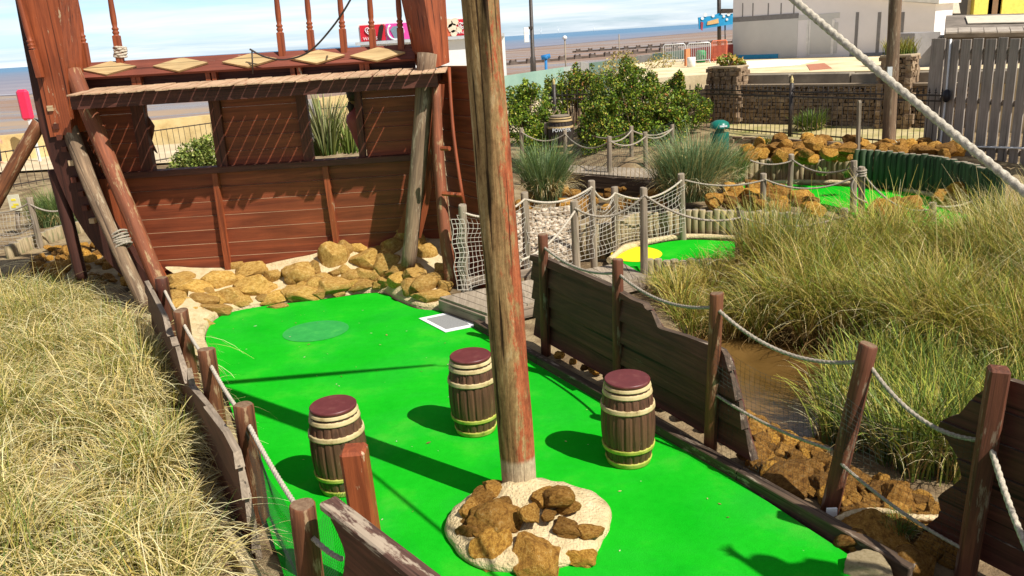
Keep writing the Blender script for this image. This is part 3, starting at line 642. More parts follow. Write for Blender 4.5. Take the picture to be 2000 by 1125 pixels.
pts=[(88,205),(100,240),(112,262),(120,285),(130,312),(140,345),(150,372),(160,400),(170,425)]
for i,(px,py) in enumerate(pts):
    a=dep(px+random.uniform(-3,3),py,YL+.02); mb=MB(); mb.box((a.x+.02,YL-.03,a.z-.09),(a.x+.10,YL+.05,a.z-.01)); mb.build('plank_end',W['raw'] if i%4==0 else W['deepz'],ship)
# broken baluster fixed on the left corner post
b=dep(78,152,YL-.08); Mx,L=zframe(b,b+Vector((-.06,0,1.4))); mb=MB(); mb.box((-.06,-.03,0),(.06,.05,.4),bev=.006); mb.lathe(prof[3:-2],(0,0,.1),14); mb.build('baluster',W['redz'],ship,Mx=Mx)
# left inner side boards (lit triangle under the props)
mb=MB(); a=dep(235,345,13.2); 
poly_part('side_board',[(190,350),(218,350),(335,560),(285,575)],13.05,.05,W['redz'])
# right corner post
mb=MB(); YR=12.9
def q3(a,b,c,Ya,Yb,Yc):
    a=dep(*a,Ya);b=dep(*b,Yb);c=dep(*c,Yc); return [a,b,c,a+c-b]
taper(mb,q3((812,128),(852,132),(878,122),13.35,12.80,13.0),q3((775,-40),(822,-40),(868,-40),13.35,12.80,13.0)); mb.build('corner_post',W['redz'],ship)
poly_part('curved_batten',smooth_poly([(832,190,0),(858,168,0),(862,200,0),(848,300,0),(826,400,0),(812,455,0),(796,455,0),(815,360,0),(832,260,0)],3) and [(838,190),(862,165),(858,230),(846,310),(826,410),(812,455),(800,455),(818,360),(832,270)],12.95,.06,W['redz'])
poly_part('curved_batten',[(860,165),(868,165),(864,230),(852,310),(836,410),(822,465),(812,465),(830,380),(848,290)],12.85,.05,W['redz'])
poly_part('curved_batten',[(776,455),(792,455),(812,390),(828,310),(835,250),(826,270),(806,350)],13.1,.05,W['redz'])
# right hull side in shade
a=Vector((-.92,13.30,0)); b=Vector((-.18,12.05,0)); Tm,L=xframe(a,b)
mb=MB(); 
def sc(z): return L+.10*abs(math.sin(z*7.5))-.05+.10*(z-1.5)
clap(mb,lambda z:-.05,sc,-.05,3.42,.25,0.0,sub=4); mb.build('side_planking',[W['red'],W['raw']],ship,Mx=Tm)
# rope lashed to a baluster
def coil(center,axis_top,r,turns,rr,mat,label,name='rope_lashing',messy=.012):
    Mx,L=zframe(center,axis_top); P=[]
    n=int(turns*20)
    for i in range(n+1):
        th=2*PI*i/20; zz=L*i/n; P.append((math.cos(th)*(r+messy*math.sin(i*1.7)),math.sin(th)*(r+messy*math.cos(i*.9)),zz+messy*math.sin(i*.37)))
    mb=rope_mb(P,rr); o=mb.build(name,mat,Mx=Mx); tag(o,label,'rope'); return o
b=dep(236,112,YS+.16); coil(b+Vector((0,0,.0)),b+Vector((.01,0,.16)),.085,5,.018,ROPEW,'pale rope wound round the foot of the second baluster from the left')
# thin dark cable hanging above the rail
P=smooth_poly([dep(488,96,YS-.15),dep(520,112,YS-.2),dep(560,116,YS-.3),dep(605,100,YS-.4),dep(650,52,YS-.5),dep(684,0,YS-.6),dep(700,-40,YS-.6)],8,False)
mb=MB(); mb.tube(P,.014,6); mb.tube([dep(492,100,YS-.15),dep(494,145,YS-.15)],.012,6); tag(mb.build('cable',W['iron'],origin=P[0]),'dark cable looping down in front of the baluster rail','cable')
# logs and props
def log(label,a,b,r0,r1,mat,name='leaning_log',cat='log',wob=.1,bend=.0,group=None):
    Mx,L=zframe(a,b); mb=MB(); n=18; mb.tube([(bend*math.sin(PI*i/n),0,L*i/n) for i in range(n+1)],[r0+(r1-r0)*i/n for i in range(n+1)],16,wob=wob,mcap=1)
    o=mb.build(name,[mat,W['endgrey']],Mx=Mx); tag(o,label,cat,group); return o
log('peeling red brown log leaning from the walkway down to the left fence',dep(318,572,12.2),dep(140,138,12.95),.115,.13,W['loga'])
log('silver grey cracked log with a rope lashing, leaning beside the left corner rib',dep(286,600,11.9),dep(126,225,12.98),.10,.12,W['logg'],bend=.05)
log('thick grey brown log leaning against the right end of the stern',dep(797,520,12.45),dep(835,105,12.85),.115,.145,W['logg'],bend=-.03)
_A,_B=dep(286,600,11.9),dep(126,225,12.98); b=_A.lerp(_B,.31)+Vector((.04,0,0)); a=_A.lerp(_B,.385)+Vector((.045,0,0)); coil(b,a,.128,6,.017,ROPE,'grey rope lashed round the silver log at the left of the stern')
log('red brown round prop running off the left edge of the photo',dep(-40,445,12.6),dep(78,238,12.9),.115,.10,W['post'],'prop','prop')
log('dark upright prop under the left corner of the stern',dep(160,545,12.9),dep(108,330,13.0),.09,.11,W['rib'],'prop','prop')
# crude ladder at right corner
ld=thing('ladder','crude ladder of one bent log and one thin batten against the shaded hull side','ladder',dep(880,560,11.95))
Mx,L=zframe(dep(882,560,11.95),dep(852,165,12.6)); mb=MB(); mb.tube([(.05*math.sin(PI*i/14),0,L*i/14) for i in range(15)],[.10-.03*i/14 for i in range(15)],12,wob=.12,mcap=1); mb.build('log_stile',[W['loga'],W['endgrey']],ld,Mx=Mx)
Mx,L=zframe(dep(906,398,12.0),dep(877,132,12.6)); mb=MB(); mb.tube([(.04*math.sin(PI*i/8),0,L*i/8) for i in range(9)],.028,6); mb.build('batten_stile',W['redz'],ld,Mx=Mx)
for (x0,y0,x1,y1) in ((864,378,903,381),(862,290,878,290)):
    mb=MB(); mb.tube([dep(x0,y0,12.1),dep(x1,y1,12.0)],.035,6,smooth=False); mb.build('rung',W['redz'],ld)
# figurehead bust in the right hand window
fg=thing('figurehead','carved bust with dark hair and dusky red dress in the second window','figurehead',dep(706,250,YS+.25))
DRESS=flat('dusky_red_paint',(.26,.055,.045),var=.2); HAIR=flat('dark_brown_paint',(.035,.018,.012)); SKIN=flat('brown_face_paint',(.20,.09,.05))
sc1=.0083
c=dep(702,240,YS+.28); mb=MB(); prf=[(.0,-.50),(.05,-.48),(.11,-.30),(.17,-.1),(.215,.03),(.20,.12),(.13,.20),(.06,.25)]
mb.lathe(prf,(c.x,c.y,c.z),24); mb.build('dress',DRESS,fg)
mb=MB(); mb.lathe([(.05,.0),(.045,.12)],(c.x-.03,c.y,c.z+.22),12); h=Vector((c.x-.05,c.y-.02,c.z+.43)); mb.lathe([(.0,-.13),(.05,-.12),(.085,-.06),(.1,.02),(.09,.09),(.05,.13),(.0,.14)],h,16); mb.lathe([(.02,-.02),(.0,.01)],(h.x-.09,h.y-.03,h.z),8); mb.build('head',SKIN,fg)
mb=MB(); mb.lathe([(.0,-.10),(.08,-.09),(.12,-.02),(.125,.06),(.09,.13),(.03,.16)],(h.x+.02,h.y-.02,h.z+.02),16); mb.lathe([(.0,-.16),(.03,-.12),(.055,-.02),(.03,.06)],(h.x-.06,h.y-.02,h.z-.14),10); mb.build('hair',HAIR,fg)
# ============================================================ ROCK BANK under the stern
bank=thing('rock_bank','cemented bank of ochre stones between the ship stern and the putting green','rock bank',(-3.6,12.8,0))
mb=MB(); fr=[p for p in edge]; nseg=len(fr); rows=[]
for i,p in enumerate(fr[:0]):
    pass
sel=fr[14:62] if len(fr)>62 else fr[14:]
J=9; vs=[];
def zb_(x): return .47+.10*math.sin(x*1.7)+.28*sst(-2.2,-1.5,x)
bk=[]
for p in fr[4:]:
    # back point up against the wall
    bx=p.x*1.0+(-.35 if p.x<-3.5 else .0); by=YS-.02 
    w_=sst(11.1,12.25,p.y) if p.x<-3.2 else 1.
    if p.x<-3.2: bx=p.x-1.5*sst(-3.0,-4.3,p.x)*w_
    q=Vector((bx,by,zb_(bx))).lerp(p+Vector((-.55,.25,.22)),1-w_); q.x=max(q.x,-6.0); row=[]
    for j in range(J+1):
        t=j/J; w=p.lerp(q,t); z=.03+(q.z-.03)*(t**.75)
        w=Vector((w.x,w.y,z+.035*noise.noise(Vector((w.x*3,w.y*3,z*3))))); row.append(w)
    bk.append(row)
vs=[w for r in bk for w in r]; k=J+1
mb.add(vs,[(i*k+j,i*k+j+1,(i+1)*k+j+1,(i+1)*k+j) for i in range(len(bk)-1) for j in range(J)],0,True); mb.build('cement',MORTAR,bank)
def bank_rock(px,py,wpx,hpx,Yr=12.75):
    # intersect the pixel ray with the bank slope y -> z
    o0=Vector((0,0,CAMH)); d=ray(px,py); best=None
    for y10 in range(1050,1345,3):
        Y=y10/100; pt=o0+d*(Y/d.y)
        # front edge y at this x
        fy=min(fr,key=lambda e:abs(e.x-pt.x)+(.3*(e.y<11.6))).y; t=(Y-fy)/(YS-fy) if YS>fy else 0
        zz=.03+(zb_(pt.x)-.03)*(max(0,t)**.75) if t>0 else 0
        if pt.z<=zz: best=pt; break
    if best is None: best=o0+d*(13.12/d.y); best.z=min(best.z,zb_(best.x)+.0)
    s=wpx*best.y/FPX*.76
    h_=max(.07,hpx*best.y/FPX*.80); best=best+Vector((0,-.45,.80))*(h_*.05)
    o=rock(best,1,parent=bank,sq=(s*1.0,min(s*.7,h_*1.1),h_*.95),rot=(random.uniform(-.15,.15),random.uniform(-.25,.25),random.uniform(-.3,.3)+random.choice((0,PI))),pool=ROCKB)
BR_=[(375,567,55,28),(430,552,55,30),(450,580,45,26),(398,590,48,24),(497,564,62,32),(487,532,54,26),(533,540,26,22),(590,536,48,32),(612,530,28,28),(614,562,26,26),(575,546,24,24),(535,583,52,18),(587,576,58,24),(560,572,26,16),(650,510,44,50),(672,495,24,34),(714,512,48,34),(735,502,30,30),(687,540,26,18),(711,538,30,22),(646,560,52,28),(630,545,40,18),(686,558,24,20),(706,557,56,18),(425,605,50,16),(380,615,40,22),(372,592,32,20),(350,560,34,20),(345,580,30,20),(768,490,40,34),(755,520,50,34),(790,528,60,18),(735,540,20,20),(782,548,36,22),(755,552,24,20),(816,540,40,22),(830,560,44,30),(845,580,55,22),(805,565,34,28),(852,548,36,30),(785,470,26,36),(815,475,26,30),(770,470,26,30),(835,495,30,26),(395,635,36,16),(505,548,24,18),(340,600,34,18),(462,520,34,20),(420,585,30,16),(545,600,30,12),(515,585,26,14),(620,575,30,16),(660,575,24,14),(350,545,40,20),(470,590,34,16),(595,560,22,14),(740,558,22,14),(672,530,22,16),(700,485,26,18),(560,535,20,14),(758,500,30,24),(468,548,26,14),(410,570,18,14),(655,535,20,14),(860,530,22,24),(870,560,26,22)]
for r in BR_: bank_rock(*r)
# ============================================================ RAILS AND FENCES
def loc2(Tm,px,py):
    inv=Tm.inverted(); o0=inv@Vector((0,0,CAMH)); d=inv.to_3x3()@ray(px,py); t=-o0.y/d.y; q=o0+d*t; return q.x,q.z
def interp(pts,key=0):
    pts=sorted(pts,key=lambda p:p[key]); v=1-key
    def f(a):
        if a<=pts[0][key]: return pts[0][v]
        for p,q in zip(pts,pts[1:]):
            if a<=q[key]: 
                t=(a-p[key])/max(1e-9,q[key]-p[key]); return p[v]+(q[v]-p[v])*t
        return pts[-1][v]
    return f
def hull_panel(mb,x0,x1,top,bot,row,nx=60,th=.035,tilt=.03,gap=.005):
    zmin=min(bot(x0+(x1-x0)*i/nx) for i in range(nx+1)); zmax=max(top(x0+(x1-x0)*i/nx) for i in range(nx+1))
    z=zmin
    while z<zmax:
        zt=z+row-gap
        for i in range(nx):
            a=x0+(x1-x0)*i/nx; b=x0+(x1-x0)*(i+1)/nx
            ta,tb=min(zt,top(a)),min(zt,top(b)); ba,bb=max(z,bot(a)),max(z,bot(b))
            if ta<=ba+.002 and tb<=bb+.002: continue
            ta=max(ta,ba);tb=max(tb,bb)
            yt=lambda q:-tilt*(1-(q-z)/row)
            vs=[(a,yt(ba),ba),(b,yt(bb),bb),(b,yt(tb),tb),(a,yt(ta),ta),(a,th,ba),(b,th,bb),(b,th,tb),(a,th,ta)]
            mb.add(vs,[(0,1,2,3),(5,4,7,6),(0,4,5,1)] ,0); mb.add([vs[i] for i in (3,2,6,7)],[(0,1,2,3)],1)
            if i==0: mb.add([vs[i] for i in (0,3,7,4)],[(0,1,2,3)],1)
            if i==nx-1: mb.add([vs[i] for i in (1,5,6,2)],[(0,1,2,3)],1)
        z+=row
PALE=W['kerb']
# ---- right hull rail
rr=thing('ship_side_rail','dark hull boards, posts and ropes along the pond side of the putting green','rail',(.38,9.63,0))
def pbase(px,py,z=0): return at(px,py,z)
RP=[((1066,686),(1060,458),.062),((1208,765),(1206,506),.062),((1386,878),(1400,573),.062),((1618,992),(1697,672),.072),((1885,1118),(1952,718),.062)]
RT=[]
for k,(b,t,r) in enumerate(RP):
    B=at(*b); T_=dep(t[0],t[1],B.y+(.0 if k<3 else -.02)); B2=B-Vector((0,0,.1)); RT.append((B,T_))
    post_obj('post',B2,T_,r,r*.96,W['postb'] if k!=2 else W['post'],rr,W['end'],square=(k==4))
def rope_between(pa,pb,Ya,Yb,sag,r,mat,parent,fine=True):
    a=dep(*pa,Ya);b=dep(*pb,Yb); mb=rope_mb(rope_path(a,b,sag,24),r,fine); return mb.build('rope',mat,parent)
Yq=[b[0].y for b in RT]
rope_between((1064,484),(1201,533),Yq[0]-.05,Yq[1],.10,.016,ROPE,rr); rope_between((1212,538),(1390,600),Yq[1]-.05,Yq[2],.11,.016,ROPE,rr)
rope_between((1405,607),(1680,706),Yq[2]-.05,Yq[3],.16,.017,ROPE,rr); rope_between((1700,716),(1925,860),Yq[3]-.05,Yq[4],.15,.017,ROPE,rr)
rope_between((1400,772),(1625,878),Yq[2]-.05,Yq[3],.05,.014,ROPE,rr); rope_between((1640,903),(1885,1074),Yq[3]-.05,Yq[4],.05,.014,ROPE,rr)
rope_between((1936,874),(2040,1140),Yq[4]-.05,Yq[4]-.9,.06,.021,ROPEW,rr)
_c=(RT[2][0]-RT[0][0]).normalized(); _o=Vector((-_c.y,_c.x,0)); _o=_o if _o.x>0 else -_o; Tm,L=xframe(Vector((RT[0][0].x,RT[0][0].y,0))+_o*.085-_c*.25,Vector((RT[2][0].x,RT[2][0].y,0))+_o*.085+_c*.8)
tp=[loc2(Tm,*p) for p in ((1040,497),(1072,505),(1130,530),(1200,560),(1240,584),(1262,592),(1275,612),(1290,640),(1340,655),(1385,672),(1412,682))]
ed=[loc2(Tm,*p) for p in ((1412,682),(1424,700),(1430,735),(1440,765),(1450,810),(1462,860),(1476,900))]
tf=interp(tp+ed[1:]); x0=tp[0][0]; xr=ed[-1][0]
mb=MB(); hull_panel(mb,x0,xr,tf,lambda x:.10,.25,nx=90,tilt=.05,gap=.022); tb=MB(); hull_panel(tb,x0+.02,xr-.04,lambda x:tf(x)-.03,lambda x:.12,3.,nx=60,th=.02,tilt=0.); mb.add([(v[0],v[1]+.036,v[2]) for v in tb.v],tb.f); mb.build('hull_boards',[W['deepx'],PALE],rr,Mx=Tm)
a=RT[4][0]+Vector((.13,.07,.1))-kd*1.4; Tm2,L=xframe(a,a+kd*2.2)
pr=[loc2(Tm2,*p) for p in ((1990,742),(1960,740),(1904,772),(1886,796),(1872,810),(1842,817),(1834,834),(1858,870),(1874,902),(1880,933),(1860,949),(1832,969),(1838,1005),(1807,1028),(1783,1060),(1763,1100),(1758,1130))]
zt=max(p[1] for p in pr); f0=interp(pr,1); 
mb=MB(); clap(mb,f0,lambda z:3.4,-.05,zt-.01,.24,0.,sub=5,th=.035); mb.build('hull_boards',[W['deepx'],PALE],rr,Mx=Tm2)
# netting behind ropes
mb=net_mb(RT[2][0],RT[3][0],.0,1.12,.05,.0011,sag=.16,bulge=.05); mb.build('netting',NETD,rr)
mb=net_mb(RT[3][0],RT[4][0],.0,1.05,.05,.0011,sag=.14,bulge=.05); mb.build('netting',NETD,rr)
# white tag at foot of the leaning post, coarse rope on the ground
mb=MB(); c=at(1624,1002,.06); mb.box((c.x-.05,c.y-.035,-.02),(c.x+.03,c.y-.015,.12)); mb.build('white_tag',flat('white_tag_paint',(.8,.8,.8)),rr)
P=smooth_poly([at(1628,1020,.05),at(1665,1002,.10),at(1720,998,.10),at(1780,1010,.10),at(1836,1012,.08)],6,False); tag(rope_mb(P,.026).build('ground_rope',ROPEO,origin=P[0]),'thick hemp rope lying over the rocks at the foot of the leaning post','rope')
# ---- left hull rail
lr=thing('ship_side_rail','brown posts, pale ropes and netting along the grass side of the putting green','rail',at(403,680,1.05)*Vector((1,1,0)) if False else (at(403,680,1.05).x,at(403,680,1.05).y,0))
LP=[(315,543),(352,606),(403,681),(475,790),(590,984)]; LT=[]
for k,(x,y) in enumerate(LP):
    T_=at(x,y,1.05); T_=Vector((T_.x,T_.y,1.05)); B=Vector((T_.x-.03,T_.y,-.1)); LT.append((B,T_))
    post_obj('post',B,T_,.088,.084,W['deepz'] if k==0 else W['post'],lr,W['end'])
T_=at(690,874,1.25); T_=Vector((T_.x,T_.y,1.25)); post_obj('post',(T_.x+.03,T_.y,0),T_,.085,.08,W['redz'],lr,W['end'],square=True)
SQ=T_
for k in range(4):
    a=LT[k][1]+Vector((.05,-.08,-.16)); b=LT[k+1][1]+Vector((-.0,.08,-.22 if k<3 else -.2))
    rope_mb(rope_path(a,b,.05,16),.019 if k>0 else .02).build('rope',ROPEW,lr)
a=LT[4][1]+Vector((.06,-.08,-.2)); rope_mb(rope_path(a,at(668,1092,.78),.02,10),.018).build('rope',ROPE,lr)
P=[LT[0][0],LT[4][0]]
nb=(P[1]-P[0]).normalized(); outv=Vector((nb.y,-nb.x,0)); outv = outv if outv.x<0 else -outv
Tm,L=xframe(P[0]+outv*.13-nb*.6,P[1]+outv*.13)
f1=interp([loc2(Tm,*p) for p in ((296,572),(320,618),(336,657),(337,672),(362,700),(372,752),(374,770),(408,799),(440,845),(460,883),(476,925),(484,950),(487,1010))])
xe_=loc2(Tm,487,1010)[0]; mb=MB(); hull_panel(mb,0,xe_,f1,lambda x:-.12,.24,nx=90,th=.045,tilt=.03); mb.build('hull_boards',[W['deepx'],W['greyx']],lr,Mx=Tm)
a=at(398,960);b=at(505,1150); Tk_,Lk=xframe(a,b); mb=MB(); mb.box((0,-.05,-.1),(Lk,.05,.09),bev=.02); tag(mb.build('stone_kerb',noisy('lichen_stone',[(.3,(.20,.15,.08)),(.5,(.45,.36,.20)),(.7,(.62,.54,.36))],scale=14),Mx=Tk_),'lichen spotted stone kerb at the foot of the left hull boards','kerb')
for k in (3,):
    mb=net_mb(LT[k][0]+Vector((0,0,.1)),LT[k+1][0]+Vector((0,0,.1)),.0,.86,.028,.0011,sag=.03); mb.build('netting',NETD,lr)
nb2=at(700,1120,0.); mb=net_mb(LT[4][0]+Vector((0,0,.1)),Vector((nb2.x,nb2.y,0)),.0,.8,.028,.0011,sag=.03); mb.build('netting',NETD,lr)
# near hull board with weathered top
a=at(634,982,1.15); b=at(880,1175,1.15); Tm,L=xframe((a.x,a.y,0),(b.x,b.y,0))
hb=thing('hull_board','dark hull boards with a scuffed thick top edge beside the square orange post','hull boards',(a.x,a.y,0))
f0=interp([(.02,1.12),(.05,1.06),(.12,.99),(.17,.92),(.18,.86),(.15,.78),(.10,.66),(.12,.5),(.05,.3),(.0,0)],1)
mb=MB(); mb.prism([(f0(z),0,z) for z in (.0,.3,.5,.66,.78,.86,.92,.99,1.06)]+[(.04,0,1.105),(L,0,1.105),(L,0,0)],(0,.05,0)); mb.build('boards',W['deepx'],hb,Mx=Tm)
SCUF=wood('scuffed_top_timber',(.16,.08,.055),(.07,.035,.028),'x',gs=.7,patch=(.42,.33,.24),pth=(.5,.56),ps=2.2,rough=.8)
mb=MB(); mb.box((-.01,-.035,1.105),(L,.085,1.165),bev=.012); mb.build('top_edge',SCUF,hb,Mx=Tm)
# ---- boardwalk
bw=thing('boardwalk','grey weathered timber boardwalk step leading from the main green to the yellow tee mat','boardwalk',at(905,590))
zb=.22
A,B,C,D=at(858,580,zb),at(950,612,zb),at(1262,538,zb),at(1215,512,zb)
n=17
for i in range(n):
    pass
mb=MB()
for i in range(n):
    t0,t1=i/n+.002,(i+1)/n-.002; p=[A.lerp(D,t0),A.lerp(D,t1),B.lerp(C,t1),B.lerp(C,t0)]
    p=[q+Vector((0,0,random.uniform(-.003,.003))) for q in p]; mb.prism(p,(0,0,-.035))
DECKM=wood('grey_boardwalk_boards',(.42,.35,.27),(.20,.16,.11),'y',gs=.8,patch=(.27,.22,.15),pth=(.5,.7),rough=.85)
mb.build('deck_boards',DECKM,bw)
def plank(a,b,h,t,mat,name,parent,z0=0):
    Tm,L=xframe(a,b); mb=MB(); mb.box((0,-t/2,-h),(L,t/2,0),bev=.006); return mb.build(name,mat,parent,Mx=Tm)
dz=Vector((0,0,-.037))
plank(A+dz,B+dz,.17,.05,W['greyx'],'side_beam',bw); plank(B+dz+Vector((.02,.03,0)),C+dz+Vector((0,.03,0)),.17,.05,W['greyx'],'side_beam',bw)
plank(at(903,560,.20)+Vector((0,0,.14)),at(1075,536,.2)+Vector((0,0,.14)),.13,.03,W['greyx'],'kick_board',bw)
plank(at(1215,535,.2)+Vector((0,0,.02)),at(1262,540,.2)+Vector((0,0,.02)),.08,.05,W['greyx'],'side_beam',bw)
# ---- grey rope fences
def rope_fence(label,posts,links,group=None,zb=.15,r=.055,mat=W['grey'],nets=(),rmat=ROPE,rr_=.015):
    """posts: (topx,topy,basex,basey[,zb]) ; links (i,j,sag[,drop])"""
    B0=at(posts[0][2],posts[0][3],posts[0][4] if len(posts[0])>4 else zb); t=thing('rope_fence',label,'fence',(B0.x,B0.y,0)); PT=[]
    for p in posts:
        zz=p[4] if len(p)>4 else zb; B=at(p[2],p[3],zz); T_=dep(p[0],p[1],B.y); PT.append((B,T_))
        post_obj('post',B-Vector((0,0,.35)),T_,r*random.uniform(.95,1.1),r*random.uniform(.9,1.),mat,t,W['endgrey'],sides=12)
    for l in links:
        i,j,s=l[:3]; dr=l[3] if len(l)>3 else .1
        a=PT[i][1]+Vector((0,-.05,-dr)); b=PT[j][1]+Vector((0,-.05,-dr)); rope_mb(rope_path(a,b,s,20),rr_,True).build('rope',rmat,t)
    for l in nets:
        i,j,s,h0=l[:4]; a,b=PT[i],PT[j]; ht=min((a[1].z-a[0].z),(b[1].z-b[0].z))-.12
        net_mb(a[0]+Vector((0,-.06,0)),b[0]+Vector((0,-.06,0)),h0,ht,.085,.0035,sag=s,bulge=.05).build('netting',NETW,t)
    return t,PT
t,PT=rope_fence('grey post and rope fence with pale netting along the far side of the boardwalk',
 [(903,400,905,566),(1024,375,1030,531),(1155,352,1160,502),(1200,364,1202,487),(1330,340,1335,462)],[(0,1,.16),(1,2,.14),(2,3,.16),(3,4,.2)],nets=[(0,1,.16,.0),(1,2,.14,.0),(2,3,.16,.0),(3,4,.2,.1)],r=.062,rr_=.018,rmat=ROPEW,zb=.2)
net_mb(PT[0][0]+Vector((-.08,-.09,0)),PT[0][0]+Vector((.1,-.09,0)),.02,1.1,.07,.005,bulge=.03).build('netting',NETW,t)
t,PT=rope_fence('grey post and rope fence along the near side of the boardwalk and above the reeds',
 [(1121,392,1127,545),(1257,367,1258,540),(1446,411,1441,516),(1649,407,1645,500)],[(0,1,.22),(1,2,.18),(2,3,.16)],r=.06,rr_=.018,zb=.15)
a=dep(1018,508,11.2); rope_mb(rope_path(a,PT[0][1]+Vector((0,-.05,-.15)),.12,16),.018).build('rope',ROPEW,t)
P=smooth_poly([dep(1190,505,12.6),dep(1120,520,12.3),dep(1075,520,12)],6,False)
t,PT=rope_fence('grey posts and sagging ropes around the boulders before the farthest green',
 [(1491,338,1491,430,.3),(1683,326,1684,425,.35),(1668,313,1668,415,.35),(1546,301,1541,392,.36),(1822,395,1822,460,.1)],[(0,1,.22),(3,2,.18),(1,4,.25)],r=.058,rr_=.017)
a=PT[0][1]; rope_mb(rope_path(dep(1338,352,PT[0][0].y),a+Vector((0,-.05,-.12)),.1,12),.017).build('rope',ROPE,t)
a=PT[3][1]; rope_mb(rope_path(dep(1465,313,PT[3][0].y),a+Vector((0,-.05,-.12)),.08,12),.016).build('rope',ROPE,t)
a=PT[4][1]; rope_mb(rope_path(a+Vector((0,-.03,-.05)),dep(1935,372,PT[4][0].y+.5),.12,14),.017).build('rope',ROPE,t)
b,t_=PT[1]; Mx,L=zframe(t_-Vector((0,0,.16)),t_-Vector((0,0,.03)))
P=[(math.cos(i*.35)*.075,math.sin(i*.35)*.075,L*i/54) for i in range(55)]; rope_mb(P,.017).build('rope_knot',ROPE,t,Mx=Mx)
rope_mb(smooth_poly([t_+Vector((-.1,-.08,-.1)),t_+Vector((-.2,-.1,-.3)),t_+Vector((-.12,-.1,-.5)),t_+Vector((.1,-.08,-.62))],8,False),.017).build('rope',ROPE,t)
t,PT=rope_fence('far grey post and rope fence with dark netting in front of the shrubs',
 [(1018,250,1020,335,.35),(1103,254,1105,335,.35),(1190,266,1190,368,.35),(1260,258,1262,352,.35),(1233,246,1233,330,.45),(1066,240,1067,310,.45),(1137,248,1137,300,.5),(1313,243,1313,310,.45)],
 [(0,1,.2),(1,2,.25),(2,4,.1),(2,3,.15),(3,7,.12),(5,6,.15),(4,7,.15),(6,4,.2)],r=.055,rr_=.018)
for i,j in ((1,2),(4,7),(2,4)):
    a,b=PT[i],PT[j]; net_mb(a[0],b[0],.1,.95,.11,.003,sag=.1).build('netting',NETD,t)
# far boardwalk
b2=thing('boardwalk','dark planked boardwalk raised behind the two green tussocks','boardwalk',at(1200,350,.5))
A,B,C,D=at(1110,322,.72),at(1110,336,.72),at(1330,352,.72),at(1330,332,.72); mb=MB(); n=26
for i in range(n):
    t0,t1=i/n+.003,(i+1)/n-.003; mb.prism([A.lerp(D,t0),A.lerp(D,t1),B.lerp(C,t1),B.lerp(C,t0)],(0,0,-.04))
mb.build('deck_boards',DECKM,b2); plank(B+dz,C+dz,.28,.05,W['kerb'],'side_beam',b2)
P=smooth_poly([at(1115,350,.5),at(1160,352,.52),at(1235,360,.5)],6,False); mb=MB(); mb.tube(P,.02,6); tag(mb.build('ground_rope',ROPE,origin=P[0]),'thin grey rope lying below the dark raised boardwalk','rope')
# big rope crossing the top right corner
a=dep(1540,-20,4.3);b=dep(2030,385,3.1); d_=(a-b); P=[Vector((-.13,6.16,6.95))]+rope_path(a+d_*.6,b-d_*.6,.03,30); _e=b-d_*.6; log('stout brown mooring post holding the lower end of the thick rope',(_e.x+.03,_e.y,-.1),(_e.x+.03,_e.y,_e.z+.15),.09,.085,W['post'],'mooring_post','post'); tag(rope_mb(P,.0185).build('rigging_rope',ROPEB,origin=P[0]),'thick pale twisted rope crossing the top right corner of the view','rope')
# ============================================================ LOOSE ROCKS
def scatter(poly_px,n,s0,s1,z,label,group,zj=.1,lift=.6):
    Pw=[at(x,y,z) for x,y in poly_px]; out=[]; k=0
    xs=[p.x for p in Pw]; ys=[p.y for p in Pw]
    def inside(x,y):
        c=False; m=len(Pw)
        for i in range(m):
            a,b=Pw[i],Pw[(i+1)%m]
            if (a.y>y)!=(b.y>y) and x<(b.x-a.x)*(y-a.y)/(b.y-a.y)+a.x: c=not c
        return c
    tries=0
    while k<n and tries<n*60:
        tries+=1; x=random.uniform(min(xs),max(xs)); y=random.uniform(min(ys),max(ys))
        if not inside(x,y): continue
        s=random.uniform(s0,s1)
        if any((x-q[0])**2+(y-q[1])**2<((s+q[2])*lift)**2 for q in out): continue
        out.append((x,y,s)); k+=1; rock((x,y,max(z,hgt(x,y))+random.uniform(-.2,.35)*zj+s*.25),s,label,group)
    return out
g='boulders heaped behind the log edging'
L_='rough ochre boulder in the heap between the black railings and the log edging'
scatter([(1430,318),(1455,285),(1600,272),(1685,278),(1672,318)],40,.13,.23,.86,L_,g,zj=.1,lift=.62)
scatter([(1690,298),(1720,286),(1800,286),(1880,300),(1850,312)],20,.13,.25,1.0,L_,g,zj=.1,lift=.62)
for px,py,s,z in ((1535,283,.17,1.1),(1590,282,.22,1.15),(1650,290,.22,1.15),(1665,272,.18,1.15),(1575,300,.18,1.05),(1620,300,.2,1.1)): rock(at(px,py,z),s,L_,g)
scatter([(1385,405),(1400,375),(1520,372),(1600,400),(1590,420),(1500,412)],20,.10,.22,.60,'orange brown rock on the bed behind the middle log edging',"rocks behind the middle log edging",lift=.6)
for px,py,s in ((1498,382,.24),(1470,365,.2)): rock(at(px,py,.6),s,'orange brown rock on the bed behind the middle log edging',"rocks behind the middle log edging")
scatter([(1715,425),(1720,398),(1800,400),(1810,425),(1760,440)],9,.13,.24,.42,'brown rock in the cluster beside the knotted rope post',"rocks beside the knotted rope post")
rock(at(1885,378,.55),.32,'large flat topped ochre boulder before the dark green log edging',None,sq=(1.2,.8,.6)); rock(at(1845,385,.5),.24,'smaller pale boulder left of the large flat topped one',None)
gR='rocks along the pond edge'
LR='muddy ochre rock between the timber kerb and the pond'
scatter([(1465,915),(1440,820),(1500,835),(1600,890),(1660,950),(1620,985)],60,.05,.15,-.04,LR,gR,zj=.05,lift=.42)
scatter([(1650,1060),(1640,950),(1720,930),(1850,1000),(1860,1110),(1760,1130)],60,.05,.17,-.04,LR,gR,zj=.05,lift=.42)
